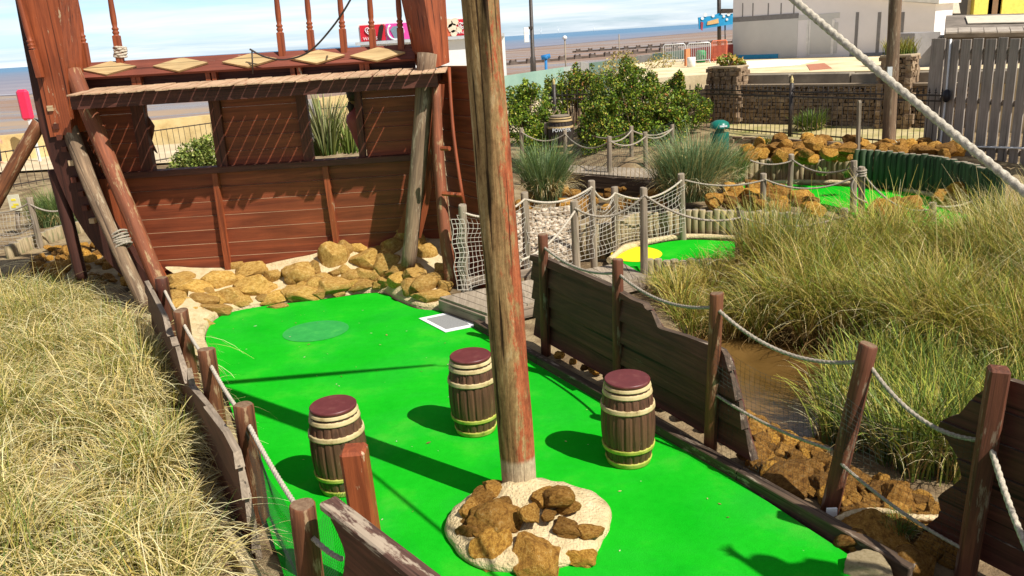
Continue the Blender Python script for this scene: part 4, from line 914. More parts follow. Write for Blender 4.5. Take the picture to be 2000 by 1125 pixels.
rock(at(1545,935,.02),.24,'large flat muddy rock beside the kerb left of the leaning post',None,sq=(1.4,.9,.35)); rock(at(1700,1050,.02),.25,'broad ochre slab rock under the hemp rope',None,sq=(1.3,1,.4))
for i in range(16):
    t=i/16+random.uniform(0,.03); p=at(1075,700).lerp(at(1470,905),t); rock(p+Vector((random.uniform(.08,.2),random.uniform(0,.1),.02)),random.uniform(.04,.085),'small rock showing under the hull boards',"small rocks under the hull boards")
rock(at(1455,888,.05),.09,'orange rock at the lower tip of the hull boards',None)
mb=MB(); c=at(1690,1105); 
o=rock(at(1700,1112,.03),.14,'pale cement coloured stone at the near end of the kerb',None,sq=(1.3,1,.6))
o.data=o.data.copy(); o.data.materials[0]=MORTAR
scatter([(1020,415),(1030,385),(1130,372),(1300,372),(1310,400),(1140,410)],30,.08,.2,.45,'ochre rock scattered behind the boardwalk netting',"rocks behind the boardwalk netting",lift=.6)
scatter([(912,400),(912,330),(930,330),(935,400)],6,.1,.2,.4,'mossy yellow rock seen between the hull side and the mast',"rocks between hull side and mast")
scatter([(60,540),(90,500),(200,490),(250,520),(270,560),(160,560)],46,.07,.2,.02,'ochre rock in the bed at the left of the ship stern',"rocks left of the ship stern",lift=.5)
rock(at(178,508,.12),.17,'bright yellow rock on the bed left of the ship stern',None)
# pebble bank
def pebbles(name,label,poly,n,s0,s1,zf,mat,pal):
    V=[];F=[];C=[];o=0; bm=bmesh.new(); bmesh.ops.create_icosphere(bm,subdivisions=1,radius=1); bv=np.array([v.co for v in bm.verts]); bf=np.array([[v.index for v in f.verts] for f in bm.faces]); bm.free()
    for k in range(n):
        a,b=random.random(),random.random(); p=(Vector(poly[0]).lerp(Vector(poly[1]),a)).lerp(Vector(poly[3]).lerp(Vector(poly[2]),a),b)
        s=random.uniform(s0,s1); v=bv*(1+RNG.normal(0,.09,(len(bv),1)))*np.array([s,s*random.uniform(.6,1),s*random.uniform(.4,.8)])
        th=random.uniform(0,6.28); c_,s_=math.cos(th),math.sin(th); v=v@np.array([[c_,s_,0],[-s_,c_,0],[0,0,1]])
        V.append(v+np.array([p.x,p.y,p.z+random.uniform(-.01,.03)])); F.append(bf+o); o+=len(bv); C.append(np.tile(pick(pal,1),(len(bv),1)))
    ob=np_mesh(name,np.concatenate(V),np.concatenate(F),np.concatenate(C),mat,smooth=True); tag(ob,label,kind='stuff'); return ob
def attr_mat(name,rough=.85):
    m,nt,p,out=newmat(name); a=N(nt,'ShaderNodeAttribute',attribute_name='Col'); nn=N(nt,'ShaderNodeTexNoise',Scale=30.,Detail=5.); nt.links.new(coords(nt),nn.inputs[0])
    nt.links.new(mix(nt,.6,a.outputs[0],ramp(nt,nn.outputs[0],[(.3,(.6,.6,.6)),(.7,(1.2,1.2,1.2))]),'MULTIPLY'),p.inputs['Base Color']); p.inputs['Roughness'].default_value=rough; bump(nt,p,nn.outputs[0],.4,.01); return m
PEB=attr_mat('pebble'); 
pebbles('pebble_bank','bank of cream and grey pebbles behind the netting',[at(925,535,.15),at(1115,510,.15),at(1125,405,.75),at(925,425,.75)],1900,.03,.07,None,PEB,[(.46,.36,.25),(.32,.25,.17),(.58,.48,.36),(.26,.19,.12)])
mb=MB(); q=[at(915,545,.02),at(1125,520,.02),at(1135,400,.68),at(915,420,.68)]; mb.prism(q,(0,.05,-.3)); tag(mb.build('pebble_slope',bpy.data.materials['sandy_soil']),'sandy slope under the pebbles',kind='structure')
# ============================================================ VEGETATION
def poly_points(poly,n):
    xs=[p[0] for p in poly]; ys=[p[1] for p in poly]; out=[]
    P=np.array([(p[0],p[1]) for p in poly])
    while len(out)<n:
        q=RNG.uniform((min(xs),min(ys)),(max(xs),max(ys)),(n,2)); c=np.zeros(n,bool)
        for i in range(len(P)):
            a,b=P[i],P[(i+1)%len(P)]; cond=((a[1]>q[:,1])!=(b[1]>q[:,1])); xx=(b[0]-a[0])*(q[:,1]-a[1])/((b[1]-a[1]) or 1e-9)+a[0]; c^=cond&(q[:,0]<xx)
        out+=list(q[c])
    return np.array(out[:n])
def tufts(centers,per,rad,L,th0,th1,w,c0p,c1p,seg=6,wts0=None,wts1=None,zoff=0,azc=None,azs=None,minz=None,pw=1.4,lsc=None):
    m=len(centers); n=m*per; c=np.repeat(centers,per,0); 
    r=rad*np.sqrt(RNG.uniform(0,1,n)); a0=RNG.uniform(0,2*PI,n); b=np.stack([c[:,0]+r*np.cos(a0),c[:,1]+r*np.sin(a0)],1)
    z=np.array([hgt(x,y) for x,y in centers]); 
    if minz is not None: z=np.maximum(z,minz)
    z=np.repeat(z,per)+zoff
    az=a0+RNG.normal(0,.6,n)
    if azc is not None: az=np.where(RNG.uniform(0,1,n)<.55,azc+RNG.normal(0,azs,n),az)
    sc=np.repeat(RNG.uniform(.8,1.15,m)*(1 if lsc is None else lsc(centers)),per)
    return blades(np.concatenate([b,z[:,None]],1),az,RNG.uniform(L[0],L[1],n)*sc,RNG.uniform(th0[0],th0[1],n),RNG.uniform(th1[0],th1[1],n),RNG.uniform(w[0],w[1],n),pick(c0p,n,wts0),pick(c1p,n,wts1),seg,pw)
# left grass
LG=[(-11.5,15.0),(-7.6,13.4),(-6.2,12.0),(-5.0,10.6),(-3.98,8.6),(-3.1,6.9),(-2.4,5.2),(-1.6,3.1),(-4,2.4),(-9,6)]
cs=poly_points(LG,900); cs=cs[cs[:,0]>-.70*cs[:,1]-.9]
lsL=lambda c: np.array([.92+.55*noise.noise(Vector((x*.9,y*.9,1.))) for x,y in c])
parts=[tufts(cs,40,.17,(.40,.75),(0,.5),(.4,1.6),(.007,.012),GREEN+OLIVE,GREEN+[(.20,.28,.07)]+OLIVE+STRAW[2:],lsc=lsL),
 tufts(cs[:860],30,.11,(.75,1.35),(-.1,.35),(2.0,3.9),(.008,.014),OLIVE,STRAW[:3]+STRAW[:2],seg=10,azc=.2,azs=1.1,pw=1.0,lsc=lsL),
 tufts(cs[300:700],14,.2,(.35,.7),(0,.6),(.9,2.2),(.005,.009),BROWN,STRAW)]
st=poly_points(LG,60); parts.append(tufts(st,3,.05,(.75,1.05),(0,.12),(.05,.3),(.008,.013),STRAW[2:],STRAW))
V,F,C=merge(parts); tag(np_mesh('long_grass',V,F,C,LEAF),'mass of long pale straw and green grass left of the putting green',kind='stuff')
# pond reeds
def wpoly(px,z): return [tuple(at(x,y,z))[:2] for x,y in px]
RD=wpoly([(1285,600),(1340,655),(1440,655),(1560,668),(1700,690),(1880,740),(2040,790),(2080,600),(1900,560),(1700,545),(1500,570),(1300,590)],-.25)
cs=poly_points(RD,440)
lsR=lambda c: (.52+.72*np.clip((c[:,0]-2.9)/1.3,0,1))*np.array([1.+.45*noise.noise(Vector((x*1.1,y*1.1,5.))) for x,y in c])
parts=[tufts(cs[:220],50,.18,(.7,1.1),(0,.35),(.5,1.9),(.009,.016),GREEN+BROWN[:1],GREEN[:2]+[(.20,.28,.03),(.30,.37,.04),(.42,.42,.05),(.54,.46,.08)],minz=-.3,lsc=lsR),
 tufts(cs[180:],38,.16,(.75,1.15),(0,.35),(.7,2.1),(.008,.014),BROWN+OLIVE,OLIVE+STRAW[2:3]+[(.56,.44,.09),(.62,.45,.13)],minz=-.3,lsc=lsR),
 tufts(cs[:300],11,.13,(.8,1.3),(0,.3),(1.2,3.0),(.008,.013),OLIVE,STRAW,seg=7,minz=-.3,lsc=lsR),
 tufts(cs,26,.2,(.35,.75),(.1,.8),(1.2,2.8),(.008,.014),BROWN,BROWN+STRAW[2:],minz=-.3,lsc=lsR)]
V,F,C=merge(parts); tag(np_mesh('pond_reeds',V,F,C,LEAF),'tall green and straw reeds along the far side of the pond',kind='stuff')
RD=wpoly([(1620,850),(1665,770),(1720,730),(1900,760),(2040,800),(2040,960),(1870,985),(1790,990),(1690,930),(1600,880)],-.3)
cs=poly_points(RD,240)
parts=[tufts(cs,30,.13,(.5,.95),(0,.35),(.2,1.7),(.013,.022),GREEN+BROWN[:1],GREEN+OLIVE[:2]+[(.28,.36,.05),(.42,.46,.06)],minz=-.35),
 tufts(cs,14,.12,(.5,.8),(.1,.5),(.8,2.2),(.006,.01),BROWN,STRAW,minz=-.35)]
V,F,C=merge(parts); tag(np_mesh('pond_reeds',V,F,C,LEAF),'yellow green reeds beside the leaning post',kind='stuff')
RD=wpoly([(1890,520),(1960,480),(2060,470),(2120,640),(2060,720),(1940,640)],.1)
cs=poly_points(RD,150)
parts=[tufts(cs,46,.2,(.8,1.5),(0,.3),(.5,1.8),(.009,.015),OLIVE+GREEN,OLIVE+GREEN+STRAW[:1]),tufts(cs,12,.2,(1.,1.6),(0,.25),(.4,1.4),(.005,.009),OLIVE,STRAW)]
V,F,C=merge(parts); tag(np_mesh('tall_grass',V,F,C,LEAF),'tall grass at the right edge under the thick rope',kind='stuff')
def tussock(label,px,py,z,per,L,rad,pal0,pal1,name='grass_tussock',cat='grass tussock',w=(.010,.017),th1=(.3,1.5),n=6,group=None):
    c=at(px,py,z); cs=np.array([(c.x+random.uniform(-rad,rad)*.5,c.y+random.uniform(-rad,rad)*.4) for _ in range(n)])
    a=tufts(cs,per,rad*.45,L,(0,.45),th1,w,pal0,pal1); b=tufts(cs,per//4,rad*.4,(L[0]*.6,L[1]*.8),(.2,.6),(1.2,2.6),w,BROWN,STRAW)
    V,F,C=merge([a,b]); V[:,2]+=z-hgt(c.x,c.y); o=np_mesh(name,V,F,C,LEAF,origin=(c.x,c.y,z)); return tag(o,label,cat,group)
tussock('blue green grass tussock just right of the mast behind the pebbles',1078,388,.55,300,(.75,1.25),.5,BLUEG,BLUEG+GREEN)
tussock('larger grey green tussock in front of the teal bin',1350,384,.5,330,(.85,1.5),.75,BLUEG,BLUEG+STRAW[2:]+BLUEG,n=8)
tussock('tall green tussock rising above the pond reeds',1505,560,-.1,120,(1.0,1.5),.42,GREEN+OLIVE,BLUEG[:2]+OLIVE+STRAW[:1],th1=(.1,1.2))
tussock('thin green grass behind the left prop by the railing',120,440,.1,200,(.5,1.1),.6,BLUEG,GREEN)
tussock('green tussock behind the far end of the log edging',1425,355,.5,150,(.5,.9),.4,BLUEG,GREEN+STRAW[:1])
# phormium seen through the second window
def phormium(label,c,n,L,w,pal):
    az=RNG.uniform(0,2*PI,n); b=np.stack([c.x+.25*np.cos(az)*RNG.uniform(0,1,n),c.y+.25*np.sin(az)*RNG.uniform(0,1,n),np.full(n,c.z)],1)
    V,F,C=blades(b,az,RNG.uniform(L*.6,L,n),RNG.uniform(0,.35,n),RNG.uniform(.3,1.0,n),RNG.uniform(w*.7,w,n),pick(GREEN,n),pick(pal,n),6,twist=1.2)
    return tag(np_mesh('flax_plant',V,F,C,LEAF,origin=tuple(c)),label,'plant')
PH=[(.40,.36,.18),(.30,.34,.12),(.50,.46,.28),(.22,.26,.08)]
phormium('spiky variegated flax plant seen through the second window',dep(640,302,15.6),150,1.35,.045,PH+[(.55,.50,.22)])
phormium('smaller spiky flax plant at the right side of the second window',dep(685,298,15.9),60,.9,.04,[(.42,.46,.10),(.35,.40,.12)])
def shrub(label,cents,rads,n,size,pal,wts=None,name='shrub',group=None,hole=0.,base=None,shoots=0):
    cents=list(cents); rads=list(rads); nc=len(cents)
    for k in range(shoots):
        i=random.randrange(nc); c,r=cents[i],rads[i]; th=random.uniform(0,6.28); q=random.uniform(.3,.95); cents.append((c[0]+r[0]*q*math.cos(th),c[1]+r[1]*q*math.sin(th)*.7,c[2]+r[2]*(1.02-.35*q*q))); h_=random.uniform(.18,.36); rads.append((random.uniform(.10,.22),random.uniform(.10,.2),h_))
    c0=cents[0]; t=thing(name,label,'shrub',(c0[0],c0[1],base if base is not None else .3),group)
    V,F,C=leaves(cents,rads,n,size,pal,wts,hole=hole); np_mesh('foliage',V,F,C,LEAF,parent=t,origin=(c0[0],c0[1],c0[2]))
    mb=MB()
    for c,r in zip(cents,rads):
        for k in range(4 if r[0]>.3 else 1):
            e=Vector(c)+Vector((random.uniform(-.6,.6)*r[0],random.uniform(-.6,.6)*r[1],random.uniform(-.2,.7)*r[2])); s=Vector((c0[0]+random.uniform(-.1,.1),c0[1]+random.uniform(-.1,.1),(base if base is not None else .3)-.1))
            mm=s.lerp(e,.5)+Vector((random.uniform(-.1,.1),random.uniform(-.1,.1),.15)); mb.tube([s,mm,e],[.035,.022,.008],5)
    mb.build('branches',W['logg'],t); return t
SH=[(.09,.17,.015),(.17,.26,.02),(.30,.36,.035),(.045,.085,.012),(.44,.38,.06),(.40,.17,.05),(.035,.06,.01)]; SW=[.22,.24,.16,.16,.08,.03,.11]
def cpx(px,py,Y): return tuple(dep(px,py,Y))
shrub('large bushy green shrub behind the far rope fence, right of the powder barrel',[cpx(1240,215,23.5),cpx(1200,190,24),cpx(1300,200,24),cpx(1180,250,23),cpx(1290,255,23),cpx(1345,215,23.5),cpx(1240,160,24.5),cpx(1200,295,22.3),cpx(1290,292,22.3)],[(1.1,.9,.9),(.8,.8,.7),(.8,.8,.6),(.8,.7,.7),(.9,.7,.7),(.7,.6,.5),(.6,.6,.45),(.9,.5,.5),(.8,.5,.45)],52000,.042,SH,SW,shoots=26)
shrub('darker rounded shrub behind the black post, left of the large shrub',[cpx(1118,168,27),cpx(1090,190,27),cpx(1145,185,27.5)],[(.75,.6,.5),(.6,.6,.4),(.7,.6,.5)],13000,.042,SH,[.2,.2,.2,.2,.1,.05,.05],base=.5,shoots=12)
shrub('low leafy shrub right of the mast by the far rope fence',[cpx(1035,215,24),cpx(1020,250,23.5),cpx(1065,250,24),cpx(1015,195,24.5),cpx(1060,290,23)],[(.7,.6,.6),(.6,.5,.5),(.6,.5,.5),(.5,.5,.45),(.6,.4,.4)],17000,.042,SH,[.28,.28,.2,.1,.06,.0,.08],shoots=14)
GS=[(.20,.26,.05),(.30,.36,.07),(.12,.17,.04),(.42,.44,.14)]
shrub('small wiry green shrub seen through the first window',[cpx(385,305,17.5),cpx(360,318,17.5),cpx(415,300,17.5)],[(.45,.4,.35),(.35,.3,.25),(.4,.4,.4)],5000,.04,GS,base=.2)
shrub('sparse golden twiggy shrub against the promenade rail',[cpx(1215,125,32),cpx(1290,120,32),cpx(1190,150,31)],[(.7,.5,.5),(.6,.5,.35),(.6,.5,.5)],1500,.05,[(.40,.34,.10),(.28,.26,.08),(.45,.32,.12)],hole=-.1,base=.8)
SK=[cpx(1590,335,16.6)]
for (px,py,z,lb) in ((1760,300,.95,'silvery succulent plant on the boulders'),):
    c=at(px,py,z); n=60; az=RNG.uniform(0,2*PI,n); V,F,C=blades(np.tile(np.array(tuple(c)),(n,1)),az,RNG.uniform(.15,.32,n),RNG.uniform(.1,.9,n),RNG.uniform(.6,1.6,n),RNG.uniform(.05,.08,n),pick([(.35,.42,.33)],n),pick([(.62,.68,.55)],n),5); tag(np_mesh('succulent',V,F,C,LEAF,origin=tuple(c)),lb,'plant')
g_='small weeds among the boulders'
for px,py,z in ((1605,342,.75),(1660,345,.75),(1500,282,.9)): tussock('small green weed growing among the boulders',px,py,z,16,(.08,.2),.16,GREEN,GREEN,name='weed',cat='weed',w=(.02,.04),n=4,group=g_)
tussock('green weed clump on the strip behind the railings',1580,255,.85,120,(.3,.6),.4,GREEN,GREEN,name='weed',cat='weed',w=(.02,.035))
tussock('small green weed at the foot of the kerb stones near the hemp rope',1765,1045,.0,60,(.08,.22),.16,GREEN,GREEN,name='weed',cat='weed',w=(.006,.01))
# ============================================================ BACKGROUND
def beachmat():
    m,nt,p,out=newmat('wet_sand_beach'); c=coords(nt,(.010,.045,1)); 
    n=N(nt,'ShaderNodeTexNoise',Scale=1.,Detail=8.,Roughness=.6,Distortion=.6); nt.links.new(c,n.inputs[0])
    nt.links.new(ramp(nt,n.outputs[0],[(.35,(.20,.125,.09)),(.5,(.29,.185,.13)),(.56,(.26,.24,.24)),(.62,(.34,.24,.16)),(.8,(.40,.29,.19))]),p.inputs['Base Color'])
    nt.links.new(ramp(nt,n.outputs[0],[(.50,(.8,.8,.8)),(.55,(.25,.25,.25)),(.60,(.8,.8,.8))]),p.inputs['Roughness']); return m
sheet('beach',[(-9000,24,-3),(9000,24,-3),(9000,2600,-3),(-9000,2600,-3)],beachmat(),label='flat brown wet sand beach')
def seamat():
    m,nt,p,out=newmat('sea_water'); c=coords(nt,(.002,.02,1)); n=N(nt,'ShaderNodeTexNoise',Scale=1.,Detail=9.,Roughness=.65); nt.links.new(c,n.inputs[0])
    tc=N(nt,'ShaderNodeTexCoord'); sx=N(nt,'ShaderNodeSeparateXYZ'); nt.links.new(tc.outputs['Object'],sx.inputs[0])
    mr=N(nt,'ShaderNodeMapRange'); nt.links.new(sx.outputs[1],mr.inputs[0]); mr.inputs[1].default_value=250; mr.inputs[2].default_value=1500
    col=mix(nt,mr.outputs[0],ramp(nt,n.outputs[0],[(.35,(.20,.19,.24)),(.65,(.30,.27,.30))]),ramp(nt,n.outputs[0],[(.35,(.09,.20,.34)),(.65,(.15,.28,.42))]))
    c2=coords(nt,(.01,.12,1)); n2=N(nt,'ShaderNodeTexNoise',Scale=1.,Detail=6.); nt.links.new(c2,n2.inputs[0])
    surf=ramp(nt,n2.outputs[0],[(.64,(0,0,0)),(.68,(1,1,1))]); mr2=N(nt,'ShaderNodeMapRange'); nt.links.new(sx.outputs[1],mr2.inputs[0]); mr2.inputs[1].default_value=500; mr2.inputs[2].default_value=330
    mm=N(nt,'ShaderNodeMath',operation='MULTIPLY'); nt.links.new(surf,mm.inputs[0]); nt.links.new(mr2.outputs[0],mm.inputs[1])
    nt.links.new(mix(nt,mm.outputs[0],col,(.6,.6,.62)),p.inputs['Base Color']); p.inputs['Roughness'].default_value=.55; p.inputs['Specular IOR Level'].default_value=.3
    n3=N(nt,'ShaderNodeTexNoise',Scale=.25,Detail=5.); nt.links.new(coords(nt,(.3,1,1)),n3.inputs[0]); bump(nt,p,n3.outputs[0],.6,.5); return m
pts=[at(-300,200,-2.9),at(30,186,-2.9),at(420,150,-2.9),at(1000,96,-2.9),at(1200,78,-2.9),at(1380,62,-2.9)]; e=pts[-1]
pts=pts+[(e.x+1200,e.y+900,-2.9),(14000,9000,-2.9),(14000,16000,-2.9),(-14000,16000,-2.9),(-14000,pts[0].y,-2.9)]
sheet('sea',pts,seamat(),label='blue grey sea with a line of surf')
SAND=noisy('pale_promenade_concrete',[(.3,(.46,.36,.22)),(.55,(.62,.50,.33)),(.75,(.72,.62,.45))],scale=.8,bscale=12,rough=.95)
YW=noisy('sand_coloured_render',[(.3,(.42,.29,.12)),(.5,(.58,.43,.20)),(.75,(.68,.53,.28))],scale=1.3,bscale=20,bs=.6,rough=.95)
def vbox(a,b,z0,z1,th,mat,name,parent=None,origin=None,mats=None):
    """wall between two ground points, thickness away from camera"""
    a=Vector((a[0],a[1],0));b=Vector((b[0],b[1],0)); Tm,L=xframe(a,b); 
    s=1 if (Tm.to_3x3()@Vector((0,1,0))).y>0 else -1
    mb=MB(); mb.box((0,min(0,s*th),z0),(L,max(0,s*th),z1)); return mb.build(name,mat,parent,Mx=Tm)
# left sea wall, path, railing
WA,WB=at(-60,322,.3),at(760,250,.3)
def wl(px,py): return at(px,py,1.3)
a,b=wl(-80,274),wl(600,206)
o=vbox(a,b,.0,1.3,.5,YW,'sea_wall'); tag(o,'low sand coloured sea wall behind the left railing','wall')
pa=[at(-120,338,.315),at(-120,322,.315),at(700,262,.315),at(700,285,.315)]
mb=MB(); pa=[at(-150,345,.33),at(-150,318,.33),at(600,262,.33),at(640,300,.33)]; mb.prism(pa,(0,0,.01)); tag(mb.build('path',SAND),'pale path between railing and sea wall',kind='structure')
vb=vbox(at(632,260,.3),at(720,245,.3),.0,1.75,.4,YW,'sea_wall'); tag(vb,'taller cream wall end seen through the second window','wall')
mb=MB(); a=at(590,262,.3); b=at(634,258,.3); vb=vbox(a,b,.0,1.7,.4,flat('grey_block',(.35,.33,.32)),'concrete_block'); tag(vb,'grey concrete block seen between flax leaves in the second window','block')
def railing(label,a,b,z0,h,sp,rails,posts=(),bar_r=.009,finial=False,post_extra=.12,endextra=.0,group=None,spear=.0):
    a=Vector((a[0],a[1],z0));b=Vector((b[0],b[1],z0)); t=thing('railing',label,'railing',a,group); L=(b-a).length; n=min(100,int(L/sp)); 
    for z in rails:
        mb=MB(); Tm,_=xframe(a+Vector((0,0,z)),b+Vector((0,0,z))); mb.box((0,-.012,-.018),(L,.012,.018)); mb.build('rail',W['iron'],t,Mx=Tm)
    mb=MB(); mb.tube([(0,0,0),(0,0,h)],bar_r,5,smooth=False)
    if spear: mb.lathe([(bar_r,h),(bar_r*2.2,h+.02),(.001,h+spear)],(0,0,0),5,smooth=False); mb.box((-bar_r*3.,-.006,h-.03),(bar_r*3.,.006,h-.01))
    first=None
    for i in range(n+1):
        p=a.lerp(b,i/n)
        if first is None: first=mb.build('bar',W['iron'],t,Mx=Matrix.Translation(p))
        else: c=first.copy(); COL.objects.link(c); c.parent=t; c.location=p-LOC[t.name]
    for u,hh in posts:
        p=a.lerp(b,u); m2=MB(); m2.tube([p-Vector((0,0,.1)),p+Vector((0,0,hh))],.055,8); pp=m2.build('post',W['iron'],t)
        LOC[pp.name]=LOC[t.name].copy()
        m3=MB(); m3.lathe([(.03,hh-.02),(.055,hh),(.03,hh+.03),(.05,hh+.07),(.035,hh+.11),(.001,hh+.19)],p,10); fo=m3.build('finial',W['gold'],t); fo.parent=pp; fo.location=(0,0,0)
    return t
railing('plain black railing on the promenade behind the left side of the ship',at(-120,312,1.45),at(460,232,1.45),.3,1.15,.22,(.12,1.12))
railing('thin black railing seen through the second window behind the flax',at(600,208,1.6),at(730,196,1.6),.3,1.2,.14,(.12,1.15),posts=((.18,1.5),),spear=.1)
a=at(1380,255,.8);b=at(1830,291,.8)
u_=(at(1530,270,.8)-a).length/(b-a).length
railing('black spear topped iron railings in front of the rough stone wall',a,b,.75,1.30,.145,(.15,1.10,1.22),posts=((u_,1.45),),spear=.10)
a2=at(1062,262,.8); railing('black iron railings half buried in the shrubs',a2,a,.75,1.30,.16,(.15,1.10,1.22),posts=((.08,1.55),),spear=.10)
# left rope fence, sign, lifebuoy
t,PT=rope_fence('weathered posts and rope with netting at the far left behind the straw grass',[(57,386,82,498),(-30,402,-12,500)],[(0,1,.1),(0,1,.15,.55)],nets=[(0,1,.05,.0)],r=.065,zb=.0)
a=PT[0][1]; rope_mb(rope_path(a-Vector((0,.05,.12)),dep(128,408,PT[0][0].y),.1,12),.018).build('rope',ROPE,t)
sg=thing('notice_board','small cream notice board with yellow marks on a post at the far left','sign',at(38,470,.0)); bb=at(38,470,0.)
mb=MB(); mb.tube([bb,dep(32,385,bb.y)],.05,8); mb.build('post',W['grey'],sg)
c=dep(28,395,bb.y-.08); mb=MB(); mb.box((c.x-.13,c.y-.012,c.z-.20),(c.x+.13,c.y+.012,c.z+.17),bev=.004); mb.build('board',flat('cream_notice_paint',(.62,.58,.42)),sg)
mb=MB(); 
for dx,dzz,s in ((.03,-.05,.06),(-.03,-.10,.05),(.0,.06,.05)): mb.box((c.x+dx-s,c.y-.018,c.z+dzz-.025),(c.x+dx+s,c.y-.013,c.z+dzz+.02))
mb.build('yellow_marks',flat('yellow_notice_paint',(.75,.62,.05)),sg)
B0=at(62,318,.3); lb=thing('lifebuoy_cabinet','rounded bright pink red lifebuoy cabinet on a white post by the railing','lifebuoy',(B0.x,B0.y,.3))
c=dep(49,205,B0.y); mb=MB(); mb.box((c.x-.22,c.y-.12,c.z-.56),(c.x+.22,c.y+.12,c.z+.56),bev=.09); mb.build('cabinet',flat('pink_red_plastic',(.72,.03,.09),rough=.35,var=.05),lb)
mb=MB(); mb.box((c.x+.02,c.y-.02,.3),(c.x+.12,c.y+.03,c.z-.5)); mb.box((c.x+.0,c.y-.06,c.z-.72),(c.x+.14,c.y+.0,c.z-.50)); mb.build('post',flat('white_post_paint',(.75,.75,.75)),lb)
# platform and stone wall
PZ=2.3
W0,W1=at(1380,240,.9),at(1870,252,.9); wd=(W1-W0).normalized(); wn=Vector((-wd.y,wd.x,0)); wn=wn if wn.y>0 else -wn
E0=at(1190,158,PZ)
PAVE=noisy('cream_paving',[(.3,(.50,.39,.22)),(.5,(.70,.56,.34)),(.7,(.78,.68,.48))],scale=.9,bscale=10,rough=.95)
mb=MB(); f0,f1=W0+wn*.75,W1+wn*.75; f1=f1+wd*12
P=[Vector((E0.x,E0.y,0)),Vector((f0.x,f0.y,0)),Vector((f1.x,f1.y,0)),Vector((60,30,0)),Vector((60,70,0)),Vector((12,46,0)),Vector((at(1215,128,PZ).x,at(1215,128,PZ).y,0))]
mb.prism([Vector((p.x,p.y,PZ)) for p in P],(0,0,-3)); tag(mb.build('raised_promenade',PAVE),'raised cream paved terrace behind the stone wall',kind='structure')
sheet('promenade',[(-6,30,.45),(70,30,.45),(70,58,.45),(-2,56,.45)],SAND,label='promenade')
STONE=noisy('rough_dark_stone',[(.25,(.09,.06,.04)),(.45,(.22,.15,.095)),(.6,(.34,.24,.15)),(.8,(.50,.40,.27))],scale=3.5,bscale=14,bs=.9,bd=.03,rough=.95)
def stone_mb(mb,Tm,L,z0,z1,dy=0.,ch=(.07,.12),wh=(.12,.34),ends=False,x0=0.):
    z=z0
    while z<z1:
        h=random.uniform(*ch); h=min(h,z1-z); x=x0-random.uniform(0,.1)
        while x<x0+L:
            w=random.uniform(*wh); pr=random.uniform(-.03,.05); j=lambda s=.012: random.uniform(-s,s)
            a,b,c,d=x+.012,x+w-.012,z+.008,z+h-.006
            f=[(a+j(),-pr+dy,c+j()),(b+j(),-pr+dy+j(.03),c+j()),(b+j(),-pr+dy+j(.03),d+j()),(a+j(),-pr+dy,d+j())]; g=[(v[0],dy+.12,v[2]) for v in f]
            mb.add(f+g,[(0,1,2,3),(0,4,5,1),(1,5,6,2),(2,6,7,3),(3,7,4,0)]); x+=w
        z+=h
sw=thing('stone_wall','rough brown stacked stone retaining wall with concrete coping behind the iron railings','wall',W0)
Tm,L=xframe(Vector((W0.x,W0.y,0)),Vector((W1.x,W1.y,0)))
mb=MB(); stone_mb(mb,Tm,L,.6,1.95); mb.build('stone_face',STONE,sw,Mx=Tm)
mb=MB(); mb.box((0,.11,.3),(L,.7,1.96)); mb.build('core',flat('dark_mortar',(.16,.12,.085)),sw,Mx=Tm)
mb=MB(); x=0
while x<L: l=random.uniform(1.6,2.6); mb.box((x,.35,1.96),(x+l-.03,.73,2.27+random.uniform(-.02,.02)),bev=.02); x+=l
mb.build('coping',noisy('stained_concrete',[(.3,(.16,.13,.10)),(.6,(.32,.27,.2)),(.8,(.45,.38,.28))],scale=1.6,bscale=18,rough=.95),sw,Mx=Tm)
mb=MB(); mb.box((-.02,-.02,1.62),(L,.12,1.68)); mb.box((.0,-.05,1.96),(L,.36,2.02)); mb.build('ledge',flat('ledge_stone',(.26,.20,.14)),sw,Mx=Tm)
def pillar(label,pxl,pxr,ptop,pl):
    Y=(W0.y+W1.y)/2
    t0=(loc2(Tm,pxl,200)[0]); t1=loc2(Tm,pxr,200)[0]; zt=loc2(Tm,(pxl+pxr)/2,ptop)[1]; wdt=t1-t0
    t=thing('stone_pillar',label,'pillar',Tm@Vector((t0,0,0)))
    M2=Tm@Matrix.Translation((t0,-.25,0)); mb=MB(); stone_mb(mb,M2,wdt*.92,.6,zt,ch=(.09,.16),wh=(.12,.26)); mb.box((.02,.1,.5),(wdt*.95,.7,zt-.02))
    M3=M2@Matrix.Translation((wdt,0,0))@Matrix.Rotation(PI/2,4,'Z'); tmp=MB(); stone_mb(tmp,M3,.6,.6,zt,ch=(.09,.16),wh=(.12,.26)); R2=Matrix.Translation((wdt,0,0))@Matrix.Rotation(PI/2,4,'Z')
    mb.add([R2@Vector(v) for v in tmp.v],tmp.f); 
    tmp=MB(); stone_mb(tmp,M3,.6,.6,zt,ch=(.09,.16),wh=(.12,.26)); R3=Matrix.Translation((0,.6,0))@Matrix.Rotation(-PI/2,4,'Z'); mb.add([R3@Vector(v) for v in tmp.v],tmp.f)
    mb.build('stonework',STONE,t,Mx=M2)
    mb=MB(); mb.box((-.03,-.04,zt-.02),(wdt,.68,zt+.05),bev=.015); mb.build('cap',flat('pillar_cap',(.40,.31,.2)),t,Mx=M2)
    c=M2@Vector((wdt*.45,.3,zt+.05)); return c
c=pillar('stone pillar with a gold and green planter at the left end of the rough wall',1392,1448,132,None)
GP=[(.45,.34,.06),(.22,.30,.04),(.16,.24,.03),(.5,.30,.08)]
shrub('small golden plant on top of the left stone pillar',[tuple(c+Vector((0,0,.15))),tuple(c+Vector((.3,0,.05)))],[(.3,.25,.2),(.25,.2,.15)],900,.06,GP,name='planter_plant',base=c.z)
c=pillar('stone pillar with dry plants behind the tall wooden pole',1722,1780,110,None)
